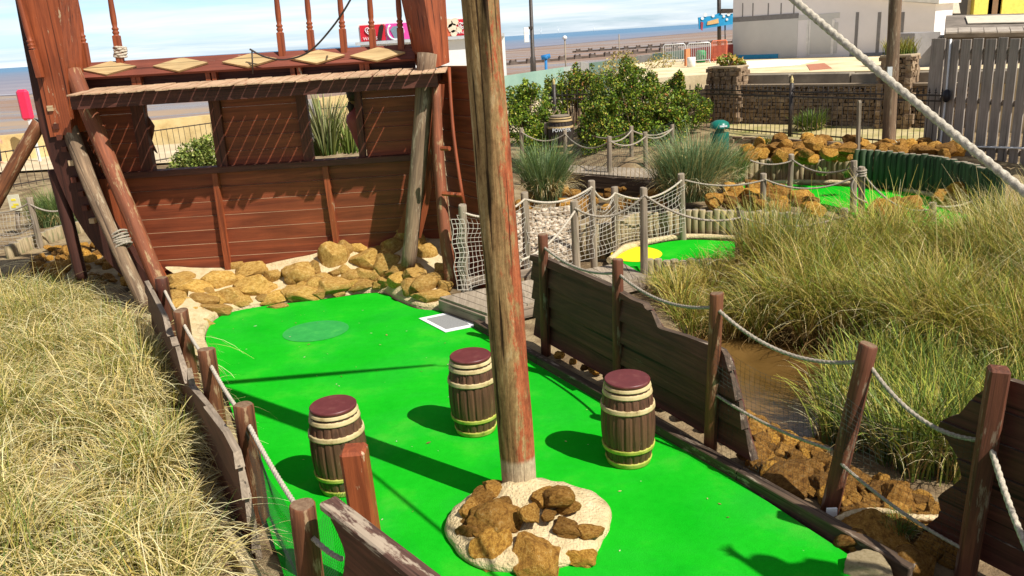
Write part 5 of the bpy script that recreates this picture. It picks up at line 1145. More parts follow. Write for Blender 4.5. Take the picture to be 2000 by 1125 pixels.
tussock('dry green grass growing on the stone pillar behind the pole',1740,100,c.z,10,(.1,.2),.1,GREEN,STRAW,name='planter_plant',cat='plant')
V,F,C=merge([blades(np.tile(np.array(tuple(c)),(260,1))+np.stack([RNG.uniform(-.35,.4,260),RNG.uniform(-.15,.2,260),np.zeros(260)],1),RNG.uniform(0,6.3,260),RNG.uniform(.2,.5,260),RNG.uniform(0,.4,260),RNG.uniform(.3,1.2,260),RNG.uniform(.015,.03,260),pick(GREEN,260),pick(OLIVE,260))])
_o=bpy.data.objects['planter_plant']; 
for _o in [q for q in COL.objects if q.name.startswith('planter_plant') and q.type=='MESH' and 'label' in q.keys() and 'dry green' in q['label']]: bpy.data.objects.remove(_o)
tag(np_mesh('planter_plant',V,F,C,LEAF,origin=tuple(c)),'dry green grass growing on the stone pillar behind the pole','plant')
mb=MB(); q0=at(1400,268,.86); q1=at(1830,296,.86)
q=[at(1420,266,.80),at(1395,241,.92),at(1870,250,.92),at(1860,292,.80)]; GR=noisy('weedy_grass_strip',[(.3,(.14,.19,.03)),(.45,(.40,.33,.14)),(.6,(.52,.42,.22)),(.75,(.16,.25,.04))],scale=1.1,bs=.7,bscale=20); mb.prism(q,(0,0,-.3)); tag(mb.build('grass_strip',GR),'strip of dry grass between the railings and the stone wall',kind='structure')
# low kerb stones at the railing foot
Tk,L=xframe(at(1420,276,.78),at(1850,302,.78)); mb=MB(); stone_mb(mb,Tk,L,-.15,.14,ch=(.1,.12),wh=(.15,.35)); mb.box((0,.08,-.2),(L,.22,.12)); tag(mb.build('low_stone_edging',STONE,Mx=Tk),'low line of stones under the iron railings','edging')
# pole and marker post
p0=at(1735,297,.85); p1=dep(1752,-60,p0.y-.1)
log('tall round wooden pole standing in the boulder heap in front of the railings',p0-Vector((0,0,.4)),p1,.14,.125,W['logg'],'wooden_pole','pole',wob=.03)
mp_=at(1675,303,.85); mt_=dep(1678,196,mp_.y); mb=MB(); Mx,L=zframe(mp_-Vector((0,0,.2)),mt_); mb.prism([(-.065,-.02,0),(.065,-.02,0),(.065,-.02,L-.05),(.03,-.02,L),(-.03,-.02,L),(-.065,-.02,L-.05)],(0,.05,0)); tag(mb.build('marker_post',W['grey'],Mx=Mx),'short pale flat post beside the tall wooden pole','post')
mb=MB(); c=dep(1737,145,p0.y-.25); mb.box((c.x-.05,c.y-.02,c.z-.15),(c.x+.05,c.y+.02,c.z+.15)); tag(mb.build('pale_tag',flat('pale_tag',(.6,.62,.62))),'small pale plate fixed to the tall wooden pole','plate')
# slatted fence
ga=at(1818,292,.75); gb=at(2090,352,.6); ga=Vector((ga.x,ga.y,0)); gb=Vector((gb.x,gb.y,0)); Tg,L=xframe(ga,gb)
gf=thing('slat_fence','tall silver grey vertical slat fence at the right edge','fence',ga)
def gx(px,py=180): return loc2(Tg,px,py)[0]
ztop=loc2(Tg,1840,76)[1]
xs=[(1812,1838),(1840,1866),(1870,1888),(1892,1911),(1916,1936),(1940,1958),(1963,1981),(1986,2004),(2009,2028),(2033,2052),(2057,2076)]
for a_,b_ in xs:
    xa,xb=gx(a_),gx(b_); mb=MB(); dzz=random.uniform(-.02,.02); mb.box((xa,-.02,.45),(xb,.012,ztop+dzz),bev=.006); mb.build('slat',W['gate'],gf,Mx=Tg)
for z in (.95,ztop-.25,1.9):
    mb=MB(); mb.box((0,.014,z-.06),(L,.06,z+.06)); mb.build('cross_rail',W['greyx'],gf,Mx=Tg)
WH=flat('white_pipe',(.8,.8,.8),rough=.4,var=.05)
def onT(px,py,off=-.05): x,z=loc2(Tg,px,py); return Tg@Vector((x,off,z))
mb=MB(); mb.tube([onT(1861,76),onT(1852,180),onT(1841,276),onT(1842,283),onT(1850,285),onT(1930,287),onT(2040,290)],.022,6); tag(mb.build('conduit',WH),'white pipe running down and along the grey slat fence','pipe')
c=onT(1858,186,-.12); mb=MB(); mb.lathe([(.03,-.14),(.075,-.10),(.085,.0),(.07,.10),(.03,.13)],c,12); mb.box((c.x-.03,c.y,c.z-.05),(c.x+.03,c.y+.1,c.z+.05)); tag(mb.build('bulkhead_lamp',flat('black_plastic',(.02,.02,.025),rough=.35)),'small black lamp fixed beside the white pipe on the slat fence','lamp')
# shed with tiled roof
sh=thing('shed','weathered shed with a lipped tile roof behind the slat fence','shed',dep(1850,150,24))
ROOFM=noisy('old_roof_felt',[(.3,(.12,.10,.08)),(.6,(.24,.20,.165)),(.8,(.36,.31,.26))],scale=1.8,bscale=15,rough=.95)
e0,e1=dep(1845,66,22.5),dep(2080,62,21.5); r0,r1=dep(1848,30,25.5),dep(2080,24,24.5)
mb=MB(); mb.prism([e0,e1,r1,r0],(0,.02,-.10)); mb.build('roof',ROOFM,sh)
mb=MB(); n=9
for i in range(n):
    a_=e0.lerp(e1,i/n+.003); b_=e0.lerp(e1,(i+1)/n-.003); u=(r0-e0)*.22; dzz=Vector((0,-.02,.03+random.uniform(0,.015))); mb.prism([a_+dzz,b_+dzz,b_+u+dzz,a_+u+dzz],(0,0,-.04))
mb.build('edge_tiles',noisy('grey_tiles',[(.3,(.28,.23,.19)),(.7,(.46,.40,.33))],scale=3),sh)
mb=MB(); mb.box((e0.x+.15,22.6,.6),(e1.x,25.,e0.z-.1)); mb.build('wall',flat('shed_dark_timber',(.09,.07,.055)),sh)
mb=MB(); mb.box((e0.x-.55,23.0,.6),(e0.x+.15,24.5,e0.z+.05)); mb.build('end_panel',flat('grey_end_panel',(.30,.28,.27)),sh)
u=(r0-e0); d1=(e1-e0); mb=MB(); q=[e0+u*.45+d1*.2,e0+u*.45+d1*.98,e0+u*.85+d1*.98,e0+u*.85+d1*.18]; mb.prism([p+Vector((0,-.02,.02)) for p in q],(0,0,.02)); mb.build('roof_board',flat('cream_board',(.62,.54,.42)),sh)
# grey hoarded building
P0,P1=at(1430,116,PZ),at(1820,106,PZ); Tb,L=xframe(P0*1,P1*1); Tb,L=xframe(Vector((P0.x,P0.y,0)),Vector((P1.x,P1.y,0)))
hb=thing('kiosk_building','long flat building boarded up in pale grey panels with a white roof edge','building',P0)
GP1=noisy('pale_lilac_grey_panels',[(.3,(.68,.65,.66)),(.7,(.80,.76,.77))],scale=.6,bscale=20,bs=.05,rough=.7); GP2=noisy('mid_grey_panels',[(.3,(.50,.49,.48)),(.7,(.60,.59,.57))],scale=.6,bscale=20,bs=.05,rough=.7)
z1=loc2(Tb,1560,0)[1]; z0=PZ
zl=loc2(Tb,1430,-22)[1]; zr=loc2(Tb,1822,8)[1]; mb=MB(); mb.prism([(0,0,z0),(L,0,z0),(L,0,zr),(0,0,zl)],(0,1.5,0)); mb.build('walls',GP1,hb,Mx=Tb)
def bx_(x0,y0,x1,y1,d,mat,name):
    a=loc2(Tb,x0,y0);b=loc2(Tb,x1,y1); mb=MB(); mb.box((a[0],-d,b[1]),(b[0],0.001,a[1])); return mb.build(name,mat,hb,Mx=Tb)
bx_(1432,40,1512,108,.02,GP2,'grey_panel'); bx_(1514,38,1556,112,.02,GP2,'grey_panel'); bx_(1584,36,1624,104,.02,GP2,'grey_panel'); bx_(1628,44,1634,104,.015,GP2,'grey_panel')
bx_(1556,30,1640,35,.015,GP2,'grey_panel')
SEAM=flat('panel_seam',(.20,.19,.19)); 
for px in (1450,1470,1500,1525,1550,1672,1715,1760): bx_(px,6 if px<1560 else 24,px+1.2,33 if px<1560 else 103,.012,SEAM,'seam')
for px in (1577,1580,1626): bx_(px,38,px+1.3,108,.03,flat('white_trim',(.7,.68,.66)),'trim')
bx_(1432,34,1560,35.5,.024,SEAM,'seam'); bx_(1660,104,1818,108,.03,flat('plinth_grey',(.22,.22,.24)),'plinth')
bx_(1430,108,1520,114,.06,flat('bright_blue_paint',(.03,.30,.55),var=.08),'blue_base')
mb=MB(); mb.prism([(-.1,-.3,zl),(L+.2,-.3,zr),(L+.2,-.3,zr+.16),(-.1,-.3,zl+.16)],(0,1.95,0)); mb.build('roof_edge',flat('white_roof_edge',(.78,.75,.68)),hb,Mx=Tb)
# terrace patches
def patch(px,name,mat,label,z=PZ): mb=MB(); mb.prism([at(x,y,z+.012) for x,y in px],(0,0,-.008)); tag(mb.build(name,mat),label,kind='structure')
patch([(1430,121),(1520,116),(1600,117),(1560,127),(1450,134)],'white_slab',flat('white_slab',(.78,.76,.70)),'white concrete slab before the grey building')
patch([(1575,126),(1610,123),(1625,133),(1582,137)],'red_paving',flat('terracotta_paving',(.46,.18,.10)),'patch of terracotta paving')
# yellow building far right
yb=thing('building','cream and yellow building with brown doors beyond the shed roof','building',dep(1830,30,40))
def yb_(x0,x1,mat,name,Y,y0=-60,y1=70,d=.3): a=dep(x0,y0,Y);b=dep(x1,y1,Y); mb=MB(); mb.box((a.x,Y,b.z),(b.x,Y+d,a.z)); mb.build(name,mat,yb)
YEL=flat('yellow_render',(.75,.62,.12)); CRM=flat('cream_render',(.50,.42,.30)); BRN=flat('brown_door',(.22,.13,.07)); DK=flat('dark_opening',(.03,.025,.02))
yb_(1800,2300,CRM,'wall',41,d=8); yb_(1824,1843,flat('tan_gable',(.42,.28,.14)),'gable',40.7); yb_(1870,1884,DK,'opening',40.8); yb_(1910,1924,YEL,'yellow_pilaster',40.7); yb_(1926,1932,DK,'opening',40.8); yb_(1932,1952,BRN,'door',40.8); yb_(1957,1964,DK,'opening',40.8); yb_(1965,2040,YEL,'yellow_wall',40.7)
Mx_=MB(); Mx_.prism([dep(1848,-60,40.3),dep(1862,-60,40.3),dep(1876,26,40.3),dep(1862,26,40.3)],(0,.2,0)); Mx_.build('leaning_board',flat('white_board',(.66,.60,.5)),yb)
# blue sign
bs=thing('sign_board','bright blue kiosk sign with orange and white blotchy lettering on two black posts','sign',at(1405,112,PZ)); YB=at(1405,112,PZ).y
def sgn(pts,mat,name,Y,th=.08): mb=MB(); mb.prism([dep(x,y,Y) for x,y in pts],(0,th,0)); mb.build(name,mat,bs)
sgn([(1364,34),(1390,31),(1405,26),(1412,30),(1432,26),(1432,47),(1366,57)],flat('sign_blue',(.02,.28,.55),var=.3,scale=2),'board',YB,.12)
sgn([(1382,42),(1403,36),(1404,45),(1381,49)],flat('sign_orange',(.65,.42,.18)),'orange_lettering',YB-.03,.03)
WS=flat('sign_white',(.75,.78,.8))
for cx,cy,s in ((1378,29,4),(1372,36,3),(1423,28,3.5),(1414,32,2.5),(1393,31,3),(1420,38,2.5)): sgn([(cx+s*math.cos(k*PI/4),cy+s*math.sin(k*PI/4)) for k in range(8)],WS,'white_motif',YB-.03,.03)
sgn([(1369,42),(1374,44),(1372,60),(1369,58)],flat('sign_dark_red',(.35,.06,.08)),'red_motif',YB-.03,.03)
for x in (1405,1417): a=dep(x,115,YB+.15); b=dep(x-1,-50 if x==1405 else 46,YB+.15); mb=MB(); mb.tube([a,b],.09 if x==1405 else .03,8); mb.build('post',W['iron'],bs)
sgn([(1406,26),(1412,17),(1432,17),(1432,25)],W['iron'],'cap_roof',YB-.05,.4)
# maroon fence, barriers, bin, bucket
YM=at(1385,120,PZ).y
mb=MB(); mb.prism([dep(x,y,YM) for x,y in ((1338,96),(1432,86),(1432,122),(1338,128))],(0,.08,0)); tag(mb.build('maroon_fence',flat('maroon_boards',(.16,.02,.02))),'dark maroon board fence beside the grey building','fence')
def barrier(label,pl,pr,h,mat,Y):
    a=dep(pl[0],pl[1],Y); b=dep(pr[0],pr[1],Y); b.z=a.z=(a.z+b.z)/2; a.z=b.z=PZ+.12; t=thing('crowd_barrier',label,'barrier',a,None); up=Vector((0,0,h)); r=.022
    mb=MB(); mb.tube([a,a+up*.92,a+up+(b-a)*.06,b+up-(b-a)*.06,b+up*.92,b,a],r,6); mb.build('frame',mat,t)
    n=12; m0=None
    for i in range(1,n): 
        p=a.lerp(b,i/n); m2=MB(); m2.tube([p,p+up],.010,4,smooth=False)
        if m0 is None: m0=m2.build('bar',mat,t,Mx=None)
        else: c_=m0.copy(); COL.objects.link(c_); c_.parent=t; c_.location=(p-a.lerp(b,1/n))
    for p in (a,b): mb=MB(); q=p.lerp(a.lerp(b,.5),.12); mb.tube([q+Vector((0,-.28,-.11)),q+Vector((0,0,.02)),q+Vector((0,.28,-.11))],.018,5); mb.build('foot',mat,t)
GAL=flat('galvanised',(.62,.62,.62),rough=.4,metal=.3); ORB=flat('orange_barrier_paint',(.70,.20,.10))
barrier('galvanised crowd barrier before the maroon fence',(1343,127),(1387,125),.66,GAL,YM-1.2); barrier('orange crowd barrier before the maroon fence',(1390,124),(1419,121),.70,ORB,YM-1.0); barrier('galvanised crowd barrier standing before the pale hoardings',(1296,133),(1338,129),.66,GAL,YM-.8)
c=at(1367,126,PZ); 
mb=MB(); cg=dep(1369,122,YM-.5); cg.z=PZ; mb.lathe([(.16,0),(.19,.04),(.20,.40),(.18,.44),(.15,.48)],cg,14); tag(mb.build('green_drum',flat('green_drum',(.02,.25,.08))),'green drum behind the galvanised barrier','drum')
cg=at(1350,131,PZ); mb=MB(); mb.lathe([(.13,0),(.15,.02),(.16,.33),(.14,.35)],cg,14); tag(mb.build('white_bucket',flat('white_bucket',(.75,.75,.72)),origin=cg),'white bucket at the foot of the galvanised barrier','bucket')
vb=vbox(at(1340,129,PZ),at(1348,128,PZ),PZ,PZ+.62,.08,flat('orange_post_paint',(.6,.22,.10)),'orange_post'); tag(vb,'orange post at the left end of the galvanised barrier','post')
# teal hoardings
TEAL=noisy('faded_teal_paint',[(.3,(.20,.33,.28)),(.6,(.28,.42,.36)),(.8,(.36,.47,.40))],scale=.7,bscale=15,bs=.1)
def hoard(label,x0,y0,x1,y1,Y0,Y1,mat,name='hoarding',th=.15):
    a=dep(x0,y0,Y0);b=dep(x1,y1,Y1); mb=MB(); mb.prism([Vector((a.x,a.y,.4)),Vector((b.x,b.y,.4)),b,a],(0,th,0)); o=mb.build(name,mat,origin=(a.x,a.y,.4)); tag(o,label,'hoarding'); return o
hoard('long teal hoarding right of the mast behind the low shrub',960,152,1101,131,44,46,TEAL)
hoard('grey concrete pier between two teal hoardings',1134,121,1150,123,42,42,flat('grey_pier',(.36,.35,.33)),'concrete_pier',.5)
hoard('short teal grey hoarding left of the pier',1101,131,1134,127,46,46.5,noisy('grey_teal',[(.3,(.28,.34,.32)),(.7,(.40,.44,.41))],scale=.8))
hoard('faded teal hoarding panel right of the pier',1151,123,1245,111,42,41,TEAL)
hoard('white and grey patched hoarding panel',1245,109,1275,106,41,40.5,noisy('patched_white',[(.35,(.35,.36,.35)),(.55,(.62,.60,.56))],scale=1.5))
hoard('pale teal hoarding panel nearest the barriers',1275,105,1340,97,40.5,39,TEAL)
# lamp post, telescope, small lamp
Y=50.; t=thing('lamp_post','tall black lamp post with a white sign box on the promenade','lamp post',dep(1041,170,Y)); mb=MB(); a=dep(1043,175,Y); b=dep(1034,-60,Y); a.z=.4; mb.tube([a,a.lerp(b,.3),a.lerp(b,.31),b],[.19,.17,.12,.10],10); mb.build('post',W['iron'],t)
c=dep(1029,68,Y-.1); mb=MB(); mb.box((c.x-.17,c.y-.1,c.z-.42),(c.x+.12,c.y+.1,c.z+.42),bev=.02); mb.build('sign_box',flat('white_sign_box',(.78,.78,.76)),t)
mb=MB(); mb.box((c.x+.1,c.y-.05,c.z+.3),(c.x+.35,c.y+.05,c.z+.45)); mb.build('bracket',W['iron'],t)
Y=48.; t=thing('telescope','bright blue coin telescope standing on the promenade behind the teal hoarding','telescope',dep(1067,150,Y)); BLU=flat('telescope_blue',(.02,.17,.42)); a=dep(1067,160,Y); a.z=.45; b=dep(1066,114,Y); mb=MB(); mb.tube([a,b],.08,8); mb.build('stand',BLU,t); mb=MB(); mb.tube([b+Vector((-.25,0,.05)),b+Vector((.25,.05,.12))],.13,10); mb.lathe([(.12,-.05),(.16,.02),(.1,.12)],b,10); mb.build('head',BLU,t)
Y=75.; t=thing('small_lamp','thin lamp with a white globe far along the beach edge','lamp',dep(1103,110,Y)); a=dep(1104,112,Y); b=dep(1103,74,Y); mb=MB(); mb.tube([Vector((a.x,a.y,-3)),b],.07,6); mb.build('post',W['grey'],t); mb=MB(); mb.lathe([(.02,-.18),(.18,-.1),(.22,0),(.15,.15),(.02,.2)],b,10); mb.build('globe',flat('white_globe',(.8,.8,.78)),t)
mb=MB(); a=dep(1209,100,90); b=dep(1209,67,90); mb.tube([Vector((a.x,a.y,-3)),b],.06,5); tag(mb.build('beach_marker_pole',W['grey']),'thin bare marker pole on the beach','pole')
# groynes on the beach
GRO=flat('tarred_groyne_timber',(.09,.065,.05),var=.3,scale=1)
def groyne(label,p0,p1,n,hh,z=-3.,w=1.4):
    a=at(*p0,z);b=at(*p1,z); t=thing('groyne',label,'groyne',a); Tm,L=xframe(a,b); mb=MB(); mb.box((0,-.15,-.5),(L,.15,hh*.45)); mb.build('planking',GRO,t,Mx=Tm)
    m0=None
    for i in range(n):
        x=L*(i+.5)/n; mb=MB(); w_=L/n*.17; mb.prism([(x-w_*1.4,-.6,-.2),(x+w_*1.4,-.6,-.2),(x+w_,-.3,hh*.8),(x-w_,-.3,hh*.8)],(0,.6,0)); mb.box((x-w_*1.1,-.45,0),(x-w_*.75,-.1,hh)); mb.box((x+w_*.7,-.45,0),(x+w_,-.1,hh)); mb.build('buttress',GRO,t,Mx=Tm)
groyne('longer dark timber groyne along the brown beach',(1118,103),(1470,81),15,1.25); groyne('nearer dark timber groyne low on the beach beside the lamp post',(985,127),(1330,97),12,1.1,z=-2.9)
# wind turbines out at sea
for i,(px,py) in enumerate(((1160,52),(1056,57),(1090,55))):
    Y=4200.; c=dep(px,py,Y); t=thing('wind_turbine','tiny white wind turbine on the sea horizon','wind turbine',(c.x,c.y,-3),'wind turbines on the horizon'); mb=MB(); mb.tube([(c.x,c.y,-3),(c.x,c.y,c.z)],1.5,6); mb.build('tower',WS,t)
    mb=MB()
    for k in range(3): th=k*2.094+i; mb.prism([(c.x+math.cos(th+1.57)*1,c.y-2,c.z+math.sin(th+1.57)*1),(c.x+math.cos(th)*14,c.y-2,c.z+math.sin(th)*14),(c.x-math.cos(th+1.57)*1,c.y-2,c.z-math.sin(th+1.57)*1)],(0,.5,0))
    mb.build('rotor',WS,t)
# ice cream kiosk with signs
YK=46.; kk=thing('ice_cream_kiosk','white seaside kiosk with red and pink ice cream signs along its top','kiosk',dep(705,130,YK)); WP=flat('white_kiosk_paint',(.82,.82,.80),var=.03)
a=dep(703,84,YK);b=dep(985,66,YK); mb=MB(); 
mb.prism([Vector((a.x,YK,.0)),Vector((b.x,YK,.0)),Vector((b.x,YK,a.z)),Vector((a.x,YK,a.z))],(0,5,0)); mb.build('walls',WP,kk)
mb=MB(); mb.box((a.x-.2,YK-.3,a.z-.12),(b.x,YK+5,a.z+.04)); mb.build('roof_edge',flat('grey_roof_edge',(.5,.52,.54)),kk)
zt=dep(705,50,YK).z; zb=a.z+.06
def panel(x0,x1,mat,name='sign_panel'): A_=dep(x0,60,YK-.2).x; B_=dep(x1,60,YK-.2).x; mb=MB(); mb.box((A_,YK-.2,zb),(B_,YK-.12,zt)); return mb.build(name,mat,kk),(A_,B_)
RED=flat('sign_red',(.62,.02,.04),var=.04); PNK=flat('sign_pink',(.75,.08,.38),var=.04); ORG=flat('sign_orange_red',(.75,.16,.08),var=.1)
mb=MB(); mb.box((dep(701,60,YK).x,YK-.11,zb-.05),(dep(925,60,YK).x,YK-.02,zt+.07)); mb.build('sign_frame',WP,kk)
pr_,rx=panel(703,752,RED); pp_,px_=panel(754,826,PNK); po_,ox=panel(828,889,ORG); p2_,r2=panel(891,930,RED)
LOC[pr_.name]=LOC[kk.name]
def heart(cx,cz,s,Y,name='heart_emblem'):
    mb=MB()
    for sc,wd_ in ((1.,.10),(.55,.10)):
        for sgn_ in (-1,1):
            P=[]
            for i in range(15):
                t_=PI*i/14*1.0; x=16*math.sin(t_)**3; z=13*math.cos(t_)-5*math.cos(2*t_)-2*math.cos(3*t_)-math.cos(4*t_); P.append((cx+sgn_*x/17*s*sc,Y,cz+z/17*s*sc))
            mb.tube(P,s*wd_,5)
    return mb.build(name,WS,kk)
def text(body,cx,cz,h,Y,mat,name,parent,rot=None,xs=1.):
    cu=bpy.data.curves.new(name,'FONT'); cu.body=body; cu.size=1; cu.extrude=.02; cu.align_x='CENTER'; cu.align_y='CENTER'; cu.resolution_u=2
    o=bpy.data.objects.new('tmp',cu); COL.objects.link(o); dg=bpy.context.evaluated_depsgraph_get(); me=bpy.data.meshes.new_from_object(o.evaluated_get(dg)); bpy.data.objects.remove(o)
    for v in me.vertices: x,y,z=v.co; v.co=(x*h*1.4*xs,-z*h,y*h*1.4)
    me.materials.clear(); me.materials.append(mat); r=bpy.data.objects.new(name,me); COL.objects.link(r); r.parent=parent; r.location=Vector((cx,Y,cz))-LOC[parent.name]; r.rotation_euler.z=rot or 0; return r
hs=zt-zb; cx=rx[0]+hs*.62; heart(cx,zb+hs*.62,hs*.30,YK-.24); text("WALL'S",cx,zb+hs*.16,hs*.2,YK-.24,WS,'sign_lettering',kk)
mb=MB(); c=Vector((rx[1]-hs*.35,YK-.24,zb+hs*.5)); mb.prism([c+Vector((-.18,0,-.38)),c+Vector((.05,0,-.42)),c+Vector((.25,0,.3)),c+Vector((.16,0,.42)),c+Vector((.02,0,.32))],(0,.03,0)); mb.build('lolly_picture',flat('chocolate',(.03,.015,.012)),kk)
c=Vector((px_[0]+hs*.6,YK-.24,zb+hs*.5)); mb=MB(); mb.tube([c+Vector((math.cos(t_)*.42,0,math.sin(t_)*.42)) for t_ in np.linspace(2.2,7.2,16)],.06,5); mb.build('ring_emblem',flat('pale_ring',(.7,.7,.72)),kk); mb=MB(); mb.prism([c+Vector((-.26,0,.1)),c+Vector((0,0,-.5)),c+Vector((.26,0,.1)),c+Vector((.1,0,.28)),c+Vector((-.12,0,.25))],(0,.03,0)); mb.build('cone_emblem',flat('cone_grey',(.2,.28,.34)),kk)
cx=(ox[0]+ox[1])/2+.7; mb=MB()
for dx,dzz,s in ((-.2,.25,.24),(.15,.3,.2),(0,.0,.25),(.05,-.28,.18),(.35,-.1,.17)): mb.prism([Vector((cx+dx+s*math.cos(k),YK-.24,zb+hs*.5+dzz+s*math.sin(k))) for k in np.linspace(0,6.28,9)[:-1]],(0,.02,0))
mb.build('ice_cream_picture',flat('cream_picture',(.78,.66,.5)),kk)
cx=r2[0]+hs*.42; heart(cx,zb+hs*.62,hs*.25,YK-.24); text("WALL'S",cx,zb+hs*.18,hs*.17,YK-.24,WS,'sign_lettering',kk)
# teal litter bin, powder barrel
bp=at(1405,297,.75); t=thing('litter_bin','domed teal green litter bin beside the grey green tussock','bin',bp); TB=flat('teal_plastic',(.01,.16,.12),rough=.3,var=.05); sb=(dep(1424,260,bp.y).x-dep(1386,260,bp.y).x)/2; hb_=dep(1405,236,bp.y).z-.75
mb=MB(); mb.lathe([(sb*.86,0),(sb*.95,.1),(sb*.95,hb_*.62)],bp,20); mb.build('body',TB,t); mb=MB(); mb.lathe([(sb,hb_*.78),(sb*1.02,hb_*.82),(sb*.85,hb_*.95),(sb*.4,hb_*1.02),(.01,hb_*1.03)],bp,20); mb.lathe([(sb*.5,hb_*.6),(sb*.5,hb_*.8)],bp,8); mb.build('hood',TB,t)
mb=MB(); mb.box((bp.x-.06,bp.y-sb*1.0,.75+hb_*.83),(bp.x+.12,bp.y-sb*.9,.75+hb_*.88)); mb.build('label',WS,t)
pb=at(1097,300,.6); H=dep(1097,226,pb.y).z-.6
OLD=flat('dark_cask_staves',(.035,.025,.02)); _bw,_hp,_hg=BW,HOOP,HOOPG; BW=OLD; HOOP=flat('brass_brown_hoop',(.42,.30,.14)); HOOPG=HOOP
_rb=rb
def rb(z,H_=.8,r0=.2,rm=.2): return _rb(z/H,1.,.28,.35) if H>.9 else _rb(z,H_)
_pw=make_barrel('dark powder barrel with white lettering under the shrubs',pb,H=H,lid=flat('grey_brown_lid',(.24,.19,.13)),powder=True)
for ch in _pw.children:
    if ch.name.startswith('lid'): ch.scale=(1.3,1.3,1)
text('POWDER',pb.x,pb.z+H*.66,.10,pb.y-.36,WS,'lettering',_pw,xs=.85)
rb=_rb; BW,HOOP,HOOPG=_bw,_hp,_hg
# ============================================================ PEOPLE
def skin_obj(name,joints,edges,mat,parent,sub=2,loc=Vector((0,0,0))):
    me=bpy.data.meshes.new(name); me.from_pydata([tuple(Vector(j[0])) for j in joints],[],[]) if False else me.from_pydata([tuple(j[0]) for j in joints],edges,[])
    o=bpy.data.objects.new(name,me); COL.objects.link(o); me.materials.append(mat)
    m=o.modifiers.new('skin','SKIN'); m.use_smooth_shade=True
    for i,j in enumerate(joints):
        r=j[1]; me.skin_vertices[0].data[i].radius=(r,r) if not isinstance(r,tuple) else r
    me.skin_vertices[0].data[0].use_root=True
    s=o.modifiers.new('sub','SUBSURF'); s.levels=sub; s.render_levels=sub
    dg=bpy.context.evaluated_depsgraph_get(); m2=bpy.data.meshes.new_from_object(o.evaluated_get(dg)); bpy.data.objects.remove(o)
    for p in m2.polygons: p.use_smooth=True
    o=bpy.data.objects.new(name,m2); COL.objects.link(o); 
    if not m2.materials: m2.materials.append(mat)
    o.parent=parent; return o
FLESH=flat('skin',(.55,.32,.22),rough=.5,var=.05)
def person(label,loc,rz,top,trousers,hair,reach=None,scale=1.):
    t=thing('person',label,'person',loc); t.rotation_euler.z=rz; t.scale=(scale,)*3
    # body facing -y
    J=[((0,0,.95),.14),((0,0,1.15),(.15,.10)),((0,0,1.35),(.17,.11)),((0,0,1.47),(.10,.08)),((0,0,1.54),.055),((0,-.01,1.62),.075),((0,-.01,1.70),.085),((0,0,1.76),.05)]
    E_=[(0,1),(1,2),(2,3),(3,4),(4,5),(5,6),(6,7)]
    def limb(start,pts):
        k=start
        for p,r in pts: J.append((p,r)); E_.append((k,len(J)-1)); k=len(J)-1
        return k
    for s in (-1,1):
        limb(0,[((s*.10,0,.88),.10),((s*.11,-.01,.5),.062),((s*.11,.02,.1),.042),((s*.11,-.03,.04),.045),((s*.12,-.15,.03),.032)])
        if reach and s==reach[0]: sh,el,wr=((s*.17,0,1.40),reach[1],reach[2])
        else: sh,el,wr=(s*.17,0,1.40),(s*.24,.02,1.14),(s*.25,-.06,.90)
        k=limb(2,[(sh,.065),(el,.042),(wr,.028)]); d=(Vector(wr)-Vector(el)).normalized(); side=d.cross(Vector((0,0,1))).normalized()
        pm=Vector(wr)+d*.06; k2=limb(k,[(tuple(pm),(.036,.02))])
        for f,(o_,l) in enumerate(((-.03,.075),(-.01,.088),(.01,.082),(.03,.065))):
            b0=pm+side*o_+d*.03; limb(k2,[(tuple(b0),.010),(tuple(b0+d*l*.5+side*o_*.5),.009),(tuple(b0+d*l+side*o_*.9-Vector((0,0,.015))),.007)])
        limb(k,[(tuple(Vector(wr)+d*.03+side*-.035),.012),(tuple(Vector(wr)+d*.07+side*-.065),.009)])
    b=skin_obj('body',J,E_,FLESH,t)
    # clothing
    mb=MB(); mb.lathe([(.135,.90),(.15,1.0),(.155,1.2),(.18,1.33),(.16,1.43),(.08,1.49)],(0,0,0),20); mb.v=[(x*1.08,y*.78,z) for x,y,z in mb.v]
    mb2=mb
    for s in (-1,1): mb2.tube([(s*.15,0,1.41),(s*.21,.01,1.27)] if not(reach and s==reach[0]) else [(s*.15,0,1.41),tuple(Vector((s*.17,0,1.4)).lerp(Vector(reach[1]),.7))],[.085,.07],12)
    def loc_build(mb,name,mat):
        me=bpy.data.meshes.new(name); me.from_pydata(mb.v,[],mb.f); me.materials.append(mat); 
        for p in me.polygons: p.use_smooth=True
        o=bpy.data.objects.new(name,me); COL.objects.link(o); o.parent=t; return o
    loc_build(mb2,'top',top)
    mb=MB()
    for s in (-1,1): mb.tube([(s*.07,0,.98),(s*.10,0,.82),(s*.11,-.01,.5),(s*.11,.02,.08)],[.13,.115,.08,.065],14)
    loc_build(mb,'trousers',trousers)
    mb=MB(); mb.lathe([(.06,1.60),(.100,1.66),(.108,1.73),(.085,1.80),(.03,1.83)],(0,.02,0),16); hr=loc_build(mb,'hair',hair)
    mb=MB(); mb.lathe([(.001,-.02),(.014,-.01),(.012,.012),(.001,.03)],(0,-.098,1.655),8); mb.box((-.025,-.092,1.605),(.025,-.086,1.615)); loc_build(mb,'face',FLESH)
    mb=MB()
    for s in (-1,1): mb.lathe([(.001,-.009),(.011,0),(.001,.009)],(s*.033,-.088,1.69),8)
    loc_build(mb,'eyes',flat('eye',(.05,.04,.04)))
    return t
pz=at(-3,320,.33); person('person in a pale blue top walking on the promenade at the far left edge',(pz.x,pz.y,.33),1.2,flat('pale_blue_cloth',(.50,.62,.78)),flat('navy_cloth',(.04,.05,.10)),flat('brown_hair',(.10,.05,.03)))
